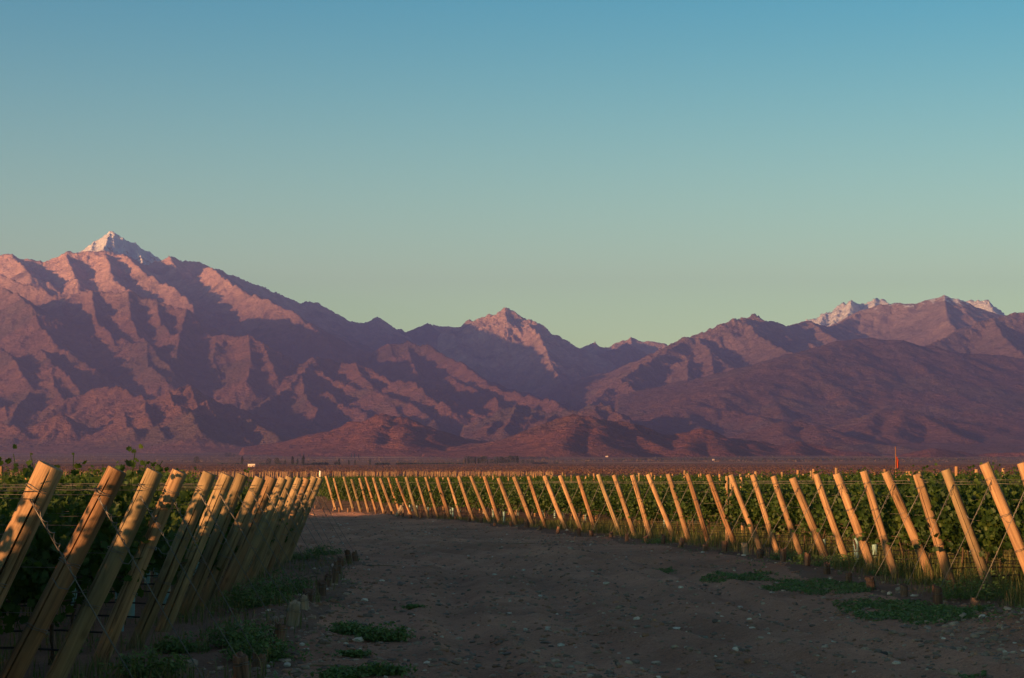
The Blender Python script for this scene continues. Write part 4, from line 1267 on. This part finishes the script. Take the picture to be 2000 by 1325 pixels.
rg = np.random.default_rng(5)
def band(n, side, a, b, y0, y1):
    ys = y0 + (y1 - y0) * rg.uniform(0, 1, n) ** 1.5
    off = rg.uniform(a, b, n)
    xs = (left_line(ys) + off) if side == 'L' else (right_line(ys) + off)
    dens = perlin(xs * 0.9, ys * 0.6, 61) + 0.35 * perlin(xs * 3, ys * 2, 62)
    k = dens > -0.05
    xs, ys = xs[k], ys[k]
    return np.stack([xs, ys, gz(xs, ys) - 0.01], 1)
G1 = np.concatenate([band(20000, 'R', -0.1, 3.2, 22, 90), band(3500, 'L', -3.0, -0.3, 11, 44), band(1500, 'L', -1.0, 0.9, 17, 44)])
G3 = band(30000, 'R', 0.3, 7.0, 22, 75)
tag(ob('tall_grass', blades(G3, 0.40, 0.014, rg, L_GRASS, 'tall_grass')), 'tall green grass under the vines right of the track', None, None, 'stuff')
tag(ob('grass', blades(G1, 0.20, 0.012, rg, L_GRASS, 'grass')), 'green grass growing along the ends of the vine rows', None, None, 'stuff')
G2 = np.concatenate([band(2600, 'R', -0.4, 2.0, 22, 70), band(900, 'L', -1.8, 0.9, 11, 40)])
tag(ob('dry_grass', blades(G2, 0.24, 0.008, rg, L_DRY, 'dry_grass', 0.6)), 'dry straw coloured grass among the green grass', None, None, 'stuff')
def mat_pts(n, px, y, rpx, ry, seed):
    x, d, _ = ground_pt(px, y)
    _, d1, _ = ground_pt(px, y - ry); _, d2, _ = ground_pt(px, y + ry)
    a = rg.uniform(0, 2 * PI, n); q = np.sqrt(rg.uniform(0, 1, n))
    X = x + q * np.cos(a) * rpx / F * d; Y = d + q * np.sin(a) * (d1 - d2) * 0.5
    k = (perlin(X * 1.6, Y * 0.8, seed) + 0.5 * perlin(X * 5, Y * 3, seed + 1)) > -0.28 + 0.5 * (q - 0.55)
    X, Y = X[k], Y[k]
    return np.stack([X, Y, gz(X, Y) + rg.uniform(0.0, 0.045, len(X))], 1)
def sprinkle(n, side, a, b, y0, y1):
    p = band(n, side, a, b, y0, y1); k = perlin(p[:, 0] * 2.2, p[:, 1] * 1.1, 88) > 0.12
    p = p[k]; p[:, 2] += rg.uniform(0.01, 0.09, len(p)); return p
MATS = np.concatenate([sprinkle(9000, 'L', -2.0, 1.3, 12, 46), sprinkle(6000, 'R', -1.6, 1.0, 22, 60), mat_pts(5200, 1590, 1150, 105, 15, 3), mat_pts(6500, 1760, 1202, 115, 25, 5), mat_pts(2600, 1440, 1129, 75, 8, 7), mat_pts(700, 1660, 1183, 40, 8, 9), mat_pts(700, 1300, 1109, 30, 4, 11),
                       mat_pts(1500, 1880, 1215, 40, 14, 12), mat_pts(260, 1890, 1307, 60, 7, 13)])
tag(ob('ground_cover', leaf_cloud(MATS, 0.045, rg, L_WEED, 'ground_cover', 1.2)), 'low green ground cover in mats along the edges of the track', None, None, 'stuff')

# ------------------------------------------------------------------ stones and gravel
M_STONE, _t, _b = mat('stone')
_at = _t.nodes.new('ShaderNodeAttribute'); _at.attribute_name = 'tone'
_n = noise(_t, geo_pos(_t), 22.0, 4, 0.6)
_t.links.new(mixc(_t, 0.7, _at.outputs['Color'], ramp(_t, [(0.3, 0.55), (0.7, 1.25)], _n), 'MULTIPLY'), _b.inputs['Base Color'])
_b.inputs['Roughness'].default_value = 0.9
def ico():
    t = (1 + 5 ** .5) / 2
    v = np.array([(-1, t, 0), (1, t, 0), (-1, -t, 0), (1, -t, 0), (0, -1, t), (0, 1, t), (0, -1, -t), (0, 1, -t), (t, 0, -1), (t, 0, 1), (-t, 0, -1), (-t, 0, 1)]) / math.sqrt(1 + t * t)
    f = np.array([(0, 11, 5), (0, 5, 1), (0, 1, 7), (0, 7, 10), (0, 10, 11), (1, 5, 9), (5, 11, 4), (11, 10, 2), (10, 7, 6), (7, 1, 8), (3, 9, 4), (3, 4, 2), (3, 2, 6), (3, 6, 8), (3, 8, 9), (4, 9, 5), (2, 4, 11), (6, 2, 10), (8, 6, 7), (9, 8, 1)])
    return v, f
STONE_TONES = np.array([(0.27, 0.19, 0.14), (0.19, 0.14, 0.11), (0.24, 0.13, 0.085), (0.34, 0.26, 0.20), (0.29, 0.155, 0.10), (0.15, 0.115, 0.10), (0.50, 0.43, 0.36), (0.22, 0.16, 0.13)])
TONE_P = np.array([.22, .18, .15, .12, .08, .13, .035, .085]); TONE_P /= TONE_P.sum()
def stones_mesh(P, size, rg, name):
    bv, bf = ico()
    n = len(P)
    sc = size[:, None] * np.stack([rg.uniform(0.7, 1.3, n), rg.uniform(0.7, 1.3, n), rg.uniform(0.4, 0.75, n)], 1)
    jit = 1 + rg.uniform(-0.24, 0.24, (n, 12, 1))
    v = bv[None] * jit * sc[:, None, :]
    a = rg.uniform(0, 2 * PI, n); ca = np.cos(a)[:, None]; sa = np.sin(a)[:, None]
    x = v[:, :, 0] * ca - v[:, :, 1] * sa; y = v[:, :, 0] * sa + v[:, :, 1] * ca
    v = np.stack([x, y, v[:, :, 2]], -1) + P[:, None, :]
    f = (bf[None] + (np.arange(n) * 12)[:, None, None]).reshape(-1, 3)
    t = STONE_TONES[rg.choice(len(STONE_TONES), n, p=TONE_P)] * rg.uniform(0.75, 1.2, (n, 1))
    return mesh_np(name, v.reshape(-1, 3), f, [M_STONE], False, np.repeat(t, 12, 0))
rg = np.random.default_rng(8)
n = 27000
dd = 9.0 * (110 / 9.0) ** (rg.uniform(0, 1, n) ** 1.15)
xx = rg.uniform(-0.27, 0.27, n) * dd
lo = left_line(dd) + 0.2; hi = right_line(dd) + 0.2
k = (xx > lo) & (xx < hi) & ((perlin(xx * 0.5, dd * 0.3, 91) + 0.6 * rg.uniform(-1, 1, n)) > -0.45)
xx, dd = xx[k], dd[k]
sz = np.exp(rg.normal(math.log(0.0150), 0.6, len(xx))) * (0.85 + dd / 75.0)
sz = np.minimum(sz, 0.05)
# stony heaps along both edges
def heap(n, cx, cy, rx, ry):
    return cx + rg.normal(size=n) * rx, cy + rg.normal(size=n) * ry
hx, hy = [], []
for (cx, cy, rx, ry, m_) in [(6.0, 22.4, 0.7, 1.3, 900), (5.5, 20.4, 0.9, 1.0, 350), (1.4, 60, 1.5, 4, 300), (-1.0, 72, 1.5, 6, 300), (-2.0, 20, .25, 2.5, 160), (-2.6, 27, .3, 4, 200), (-3.3, 38, .4, 5, 160)]:
    a_, b_ = heap(m_, cx, cy, rx, ry); hx.append(a_); hy.append(b_)
hx = np.concatenate(hx); hy = np.concatenate(hy)
X = np.concatenate([xx, hx]); Y = np.concatenate([dd, hy]); sz = np.concatenate([sz, np.minimum(np.exp(rg.normal(math.log(0.022), 0.5, len(hx))), 0.07)])
GP = np.stack([X, Y, gz(X, Y) + sz * 0.12], 1)
tag(ob('gravel', stones_mesh(GP, sz, rg, 'gravel')), 'loose gravel and pebbles strewn over the dirt track', None, None, 'stuff')

def rock(px, y, wpx, tone, seed, label):
    x, d, g = ground_pt(px, y)
    r = wpx / 2 / F * d
    bm = bmesh.new()
    bmesh.ops.create_icosphere(bm, subdivisions=3, radius=1.0)
    rr = np.random.default_rng(seed); off = rr.uniform(0, 50, 3)
    for v in bm.verts:
        q = 1 + 0.16 * float(perlin(v.co.x * 1.3 + off[0], v.co.y * 1.3 + v.co.z * .9 + off[1], seed)) + 0.05 * float(perlin(v.co.x * 4 + off[0], v.co.z * 4 + off[2], seed + 1))
        v.co = Vector((v.co.x * r * 1.05, v.co.y * r * 0.9, v.co.z * r * rr.uniform(0.72, 0.74))) * q
    me = bpy.data.meshes.new('stone'); bm.to_mesh(me); bm.free()
    ca = me.color_attributes.new('tone', 'FLOAT_COLOR', 'POINT')
    ca.data.foreach_set('color', np.tile(np.array([*tone, 1], np.float32), len(me.vertices)))
    me.materials.append(M_STONE)
    me.polygons.foreach_set('use_smooth', np.ones(len(me.polygons), bool))
    o = ob('stone', me, None, (x, d, g + r * 0.35))
    o.rotation_euler = (0, 0, rr.uniform(0, 6))
    tag(o, label, 'stone')
TAN = (0.27, 0.205, 0.16); GREY = (0.17, 0.155, 0.145); RED = (0.22, 0.12, 0.08); WHITE = (0.44, 0.40, 0.36); DARK = (0.06, 0.055, 0.055)
for i, a in enumerate([
    (376, 1295, 30, TAN, 'round tan boulder at the foot of the nearest left posts'),
    (1913, 1229, 16, WHITE, 'pale rounded stone on top of the stony heap at right'),
    (1931, 1231, 9, TAN, 'small tan stone right beside the pale stone on the heap'),
    (1865, 1265, 13, TAN, 'rounded tan stone low on the stony heap'),
    (1851, 1266, 10, GREY, 'grey stone just left of the rounded tan stone'),
    (1823, 1258, 16, RED, 'reddish flat stone at the left foot of the heap'),
    (1852, 1320, 24, TAN, 'flat topped tan stone at the bottom edge at right'),
    (1720, 1271, 17, DARK, 'black lump of stone lying on the track'),
    (540, 1230, 19, TAN, 'tan stone among weeds left of the bleached stump'),
    (565, 1297, 15, WHITE, 'pale stone right of the nearest stumps'),
    (600, 1302, 16, TAN, 'long tan stone at the left edge of the track near the stumps'),
    (527, 1298, 11, WHITE, 'pale chip of stone between the two nearest stumps'),
    (593, 1265, 11, WHITE, 'white stone left of the track'),
    (748, 1206, 11, TAN, 'round tan pebble alone on the left of the track'),
    (748, 1306, 12, RED, 'reddish stone by the weeds at the bottom edge'),
    (814, 1303, 12, TAN, 'brownish stone near the bottom edge, left of centre'),
    (935, 1288, 13, GREY, 'grey rounded stone near the bottom edge at centre'),
    (1090, 1298, 14, TAN, 'tan stone near the bottom edge, right of centre'),
    (716, 1264, 12, RED, 'small red brown stone below the bushy weed'),
    (1897, 1250, 18, TAN, 'broad tan stone half buried in the heap'),
    (1752, 1163, 16, TAN, 'tan stone leaning beside the dark stump on the right'),
    (1375, 1248, 12, GREY, 'small grey stone on the right side of the track'),
    (704, 1147, 11, TAN, 'tan stone beside the farther left stumps'),
    (1107, 1040, 7, WHITE, 'white pebble at the edge of the track under the right posts'),
]):
    rock(a[0], a[1], a[2], a[3], 40 + i, a[4])

# fallen twigs and a tilted stump
M_TWIG = plain_mat('twig', (0.20, 0.13, 0.08), 0.9, 0.3, 20)
for i, (px, y, L, ang, lab) in enumerate([(660, 1098, 0.9, 0.15, 'dark twig lying beside the farthest left stumps'), (735, 1110, 1.0, -0.1, 'thin dry twig lying on the track near the left stumps'),
                                          (1020, 1062, 0.8, 0.05, 'pale dry stick lying far out on the track'), (640, 1300, 0.7, 0.3, 'curved dry straw at the left edge of the track'),
                                          (340, 1304, 0.6, -0.1, 'dry stick under the nearest left posts')]):
    x, d, g = ground_pt(px, y)
    b = MB()
    b.tube([(-L / 2, 0, 0.01), (-L / 6, 0.03, 0.03), (L / 5, -0.02, 0.025), (L / 2, 0.03, 0.012)], [0.006, 0.009, 0.008, 0.004], 5)
    o = ob('twig', b.mesh('twig', [M_TWIG]), None, (x, d, g)); o.rotation_euler = (0, 0, ang)
    tag(o, lab, 'twig')
x, d, g = ground_pt(776, 1012)
o = ob('fallen_stump', stump_mesh(0.10, 0.55, 77, W_OLD), None, (x, d, g)); o.rotation_euler = (0.1, 0.5, 0)
tag(o, 'pale short stump tilted over at the far end of the right row', 'stump')
# ------------------------------------------------------------------ marker pole with flag
x = (1748 - 1000) / F * 59.0; y = 58.0 + 1.0; g = float(gz(x, y))
e = empty('flag_pole', (x, y, g))
tag(e, 'thin pole with a small orange flag standing among the right hand vines', 'flag pole')
b = MB(); b.tube([(0, 0, -0.1), (0.005, 0, 1.4), (0, 0, 2.70)], [0.019, 0.017, 0.013], 8)
ob('pole', b.mesh('pole', [plain_mat('pole_paint', (0.16, 0.075, 0.045), 0.6)]), e)
fl = MB()
nu, nv = 7, 6
V = [(0.02 + 0.08 * i / (nu - 1) * (1 - 0.35 * abs(j / (nv - 1) - 0.45)), 0.025 * math.sin(i * 1.3 + j * .4), 2.12 + 0.30 * j / (nv - 1) - 0.10 * i / (nu - 1)) for i in range(nu) for j in range(nv)]
Q = [(i * nv + j, (i + 1) * nv + j, (i + 1) * nv + j + 1, i * nv + j + 1) for i in range(nu - 1) for j in range(nv - 1)]
fl.add(V, Q); fl.add([(p[0], p[1] + 0.004, p[2]) for p in V], [q[::-1] for q in Q])
ob('flag', fl.mesh('flag', [plain_mat('flag_cloth', (0.24, 0.03, 0.012), 0.8, 0.1)]), e)

# ------------------------------------------------------------------ far block of posts across the plain
FP = [post_mesh(2.3, 0.10, 800 + i, m, 1, n=7, rings=3) for i, m in enumerate([W_PALE, W_PALE, W_GREEN])]
far = []
rg = random.Random(4)
for i in range(760):
    px = rg.uniform(20, 1080); d = rg.uniform(620, 780)
    far.append(((px - 1000) / F * d, d))
far.sort(key=lambda q: q[1])
for i, (x, y) in enumerate(far[:150]):
    o = ob('vineyard_post', FP[i % 3], None, (x, y, float(gz(x, y)) - 0.1))
    o.rotation_euler = (rg.uniform(-.05, .05), rg.uniform(-.15, .25), 0)
    tag(o, 'tiny pale post in the long sunlit line of posts across the plain', 'post', 'posts of the distant vineyard block')
V = []; Fc = []
b = MB()
for (x, y) in far[150:]:
    z = float(gz(x, y)); s = rg.uniform(-.05, .35)
    b.tube([(x, y, z - 0.2), (x + s, y, z + 2.3 + rg.uniform(-.1, .1))], [0.11, 0.10], 6)
tag(ob('distant_posts', b.mesh('distant_posts', [W_PALE], True)), 'pale posts of the distant vineyard block, too many to count', None, None, 'stuff')
x, y = (626 - 1000) / F * 690, 690.0
e = empty('marker_post', (x, y, float(gz(x, y))))
tag(e, 'small white marker post standing above the distant line of posts', 'marker')
M_WHITE = plain_mat('white_paint', (0.80, 0.78, 0.74), 0.6, 0.05)
b = MB(); b.tube([(0, 0, -.2), (0, 0, 2.1), (0, 0, 2.45)], [0.26, 0.26, 0.20], 10); ob('shaft', b.mesh('shaft', [M_WHITE]), e)
b = MB(); b.tube([(0, 0, 2.45), (0, 0, 2.58)], [0.30, 0.12], 10); ob('cap', b.mesh('cap', [M_WHITE]), e)

# ------------------------------------------------------------------ small farm building
M_ROOF = plain_mat('tin_roof', (0.45, 0.40, 0.38), 0.5, 0.15); M_GLASS = plain_mat('window_glass', (0.03, 0.035, 0.04), 0.15, 0.1); M_DOOR = plain_mat('door_wood', (0.14, 0.08, 0.05), 0.7)
M_PLASTER = plain_mat('plaster', (0.60, 0.50, 0.44), 0.9, 0.08, 2.0)
def house(px, d, w, h, dp, lab):
    x = (px - 1000) / F * d; g = float(gz(x, d))
    e = empty('farm_building', (x, d, g)); tag(e, lab, 'building')
    b = MB(); b.box((-w / 2, 0, -0.5), (w / 2, dp, h)); ob('wall', b.mesh('wall', [M_PLASTER], False), e)
    b = MB(); b.box((-w / 2 - .4, -0.5, h + 0.003), (w / 2 + .4, dp + .5, h + 0.28)); ob('roof', b.mesh('roof', [M_ROOF], False), e)
    b = MB(); b.box((w * .02, -0.06, 0.0), (w * .02 + 1.1, -0.003, 2.1)); ob('door', b.mesh('door', [M_DOOR], False), e)
    for wx in (-w * .34, w * .26):
        b = MB(); b.box((wx, -0.07, 1.0), (wx + 1.3, -0.003, 2.1)); f = ob('window', b.mesh('window', [M_DOOR], False), e)
        b = MB(); b.box((wx + .1, -0.09, 1.1), (wx + 1.2, -0.073, 2.0)); ob('pane', b.mesh('pane', [M_GLASS], False), f)
house(492, 1900, 6.6, 3.1, 5.0, 'small white flat roofed house on the plain behind the left posts')
house(1393, 3900, 4.0, 2.6, 4.0, 'tiny pale hut at the foot of the red hills')
house(1185, 4500, 6.0, 3.0, 4.0, 'tiny white hut on the tan field under the red foothill')

# ------------------------------------------------------------------ trees of the plain
L_TREE = leaf_mat('tree_leaf', (0.010, 0.016, 0.009), (0.016, 0.024, 0.012), (0.024, 0.032, 0.015), 0.05, (0.02, 0.03, 0.01))
def crown(seed, kind):
    rg = np.random.default_rng(seed)
    n = 420
    if kind == 'poplar':
        z = rg.uniform(0.08, 1.0, n); r = 0.15 * np.sin(np.clip(z, 0, 1) * PI * 0.93 + 0.2) ** 0.7
    else:
        z = rg.uniform(0.18, 1.0, n); r = 0.42 * np.sqrt(np.clip(1 - ((z - 0.55) / 0.48) ** 2, 0, 1))
    a = rg.uniform(0, 2 * PI, n); q = np.sqrt(rg.uniform(0.2, 1, n)) * (1 + 0.3 * np.sin(3 * a + 5 * z + seed))
    P = np.stack([r * q * np.cos(a), r * q * np.sin(a), z], 1)
    return leaf_cloud(P, 0.10, rg, L_TREE, 'crown', 0.2)
def trunk_m():
    b = MB(); b.tube([(0, 0, -0.05), (0.005, 0, 0.3), (0, 0, 0.8)], [0.028, 0.02, 0.008], 6)
    b.tube([(0, 0, 0.3), (0.08, 0.02, 0.55)], [0.012, 0.005], 4); b.tube([(0, 0, 0.35), (-0.07, -0.02, 0.6)], [0.012, 0.005], 4)
    return b.mesh('trunk', [M_TRUNK])
CR = {'poplar': [crown(i, 'poplar') for i in range(3)], 'bushy': [crown(10 + i, 'bushy') for i in range(3)]}
TKM = trunk_m()
TREES = []
for px, hp, kd in [(385, 12, 'bushy'), (474, 13, 'poplar'), (526, 10, 'bushy'), (542, 11, 'bushy'), (557, 7, 'bushy'), (572, 14, 'poplar'), (582, 10, 'poplar'), (593, 15, 'poplar'),
                   (663, 11, 'poplar'), (682, 9, 'poplar'), (694, 9, 'poplar'), (723, 10, 'poplar'), (1145, 5, 'bushy')]:
    TREES.append((px, 2400, hp, kd))
for i in range(17):
    px = 908 + i * 6.4 + random.uniform(-1.5, 1.5)
    TREES.append((px, 2550, random.uniform(7, 13), random.choice(['poplar', 'poplar', 'bushy'])))
for px in (1022, 1031, 1039): TREES.append((px, 2550, 6.5, 'bushy'))
for px in (443, 450, 458, 586, 594, 604, 687, 693, 701): TREES.append((px, 5000, random.uniform(5, 8), 'bushy' if px < 590 else 'poplar'))
TREES.sort()
groups = {}
for i, (px, d, hp, kd) in enumerate(TREES):
    x = (px - 1000) / F * d; h = 1.25 * hp / F * d
    e = empty('tree', (x, d, float(gz(x, d))))
    e.scale = (h, h, h); e.rotation_euler = (0, 0, random.uniform(0, 6))
    lab = {'poplar': 'slim dark poplar on the far plain', 'bushy': 'small dark rounded tree on the far plain'}[kd]
    if 900 < px < 1050: lab = {'poplar': 'tall slim tree of the dark grove mid plain', 'bushy': 'rounded tree of the dark grove mid plain'}[kd]
    if d > 4000: lab = 'tiny dark tree high up the plain'
    groups[lab] = groups.get(lab, 0) + 1
    lab = f'{lab}, {ordinal(groups[lab])} from the left'
    tag(e, lab, 'tree', {'p': 'poplars', 'b': 'rounded trees'}[kd[0]] + (' of the grove' if 900 < px < 1050 else ' of the upper plain' if d > 4000 else ' of the plain'))
    ob('crown', CR[kd][i % 3], e); ob('trunk', TKM, e)
rg = np.random.default_rng(15)
TL = []
for (a, b_, d, h, n_) in [(610, 665, 2450, 3.2, 700), (733, 800, 2450, 3.0, 800), (800, 905, 2600, 2.2, 700), (1040, 1090, 2600, 2.0, 300), (720, 885, 6000, 9, 1300), (905, 1075, 4300, 6, 1200),
                          (1100, 1900, 3600, 4.0, 2600), (1250, 1990, 4200, 5.0, 1500), (420, 620, 2450, 1.6, 700)]:
    px = rg.uniform(a, b_, n_); keep = perlin(px * 0.06, px * 0 + d * .01, 3) > -0.25
    px = px[keep]; m_ = len(px)
    Y = d + rg.normal(size=m_) * 12; Xx = (px - 1000) / F * Y
    Z = gz(Xx, Y) + rg.uniform(0, 1, m_) * h * (0.7 + 0.5 * perlin(px * 0.25, px * 0, 6))
    s = 1.0
    TL.append((np.stack([Xx, Y, Z], 1), h * 0.45))
V = []; Fc = []; base_ = 0
allP = np.concatenate([p for p, _ in TL])
tag(ob('treeline', leaf_cloud(allP, 2.2, rg, L_TREE, 'treeline', 0.1)), 'dark hedges and scrub lines across the far plain', None, None, 'stuff')

# low desert scrub standing on the plain
M_SCRUB = leaf_mat('scrub_leaf', (0.068, 0.034, 0.022), (0.076, 0.038, 0.024), (0.085, 0.042, 0.026), 0.1, (0.12, 0.06, 0.03))
rg = np.random.default_rng(21)
n = 70000
Y = 880 * (2350 / 880.0) ** rg.uniform(0, 1, n); PX = rg.uniform(-200, 2200, n); X = (PX - 1000) / F * Y
k = perlin(X / 60.0, Y / 60.0, 4) + 0.4 * rg.uniform(-1, 1, n) > -0.5
X, Y = X[k], Y[k]
tag(ob('scrub', leaf_cloud(np.stack([X, Y, gz(X, Y) + rg.uniform(0.1, 0.9, len(X))], 1), 0.8, rg, M_SCRUB, 'scrub', 0.0)), 'reddish brown scrub covering the flat plain beyond the vineyard', None, None, 'stuff')

n = 22000
Y = 3000 * (7600 / 3000.0) ** rg.uniform(0, 1, n); PX = rg.uniform(-200, 2200, n); X = (PX - 1000) / F * Y
k = perlin(X / 700.0, Y / 130.0, 14) + 0.5 * perlin(X / 160.0, Y / 60.0, 15) + 0.25 * rg.uniform(-1, 1, n) > 0.05
X, Y = X[k], Y[k]
M_SCRUB2 = leaf_mat('far_scrub_leaf', (0.06, 0.042, 0.026), (0.09, 0.058, 0.036), (0.12, 0.075, 0.045), 0.1, (0.05, 0.04, 0.02))
tag(ob('far_scrub', leaf_cloud(np.stack([X, Y, gz(X, Y) + rg.uniform(0.1, 1.5, len(X))], 1), 3.0, rg, M_SCRUB2, 'far_scrub', 0.0)), 'dark scrub in streaks over the rising far plain', None, None, 'stuff')
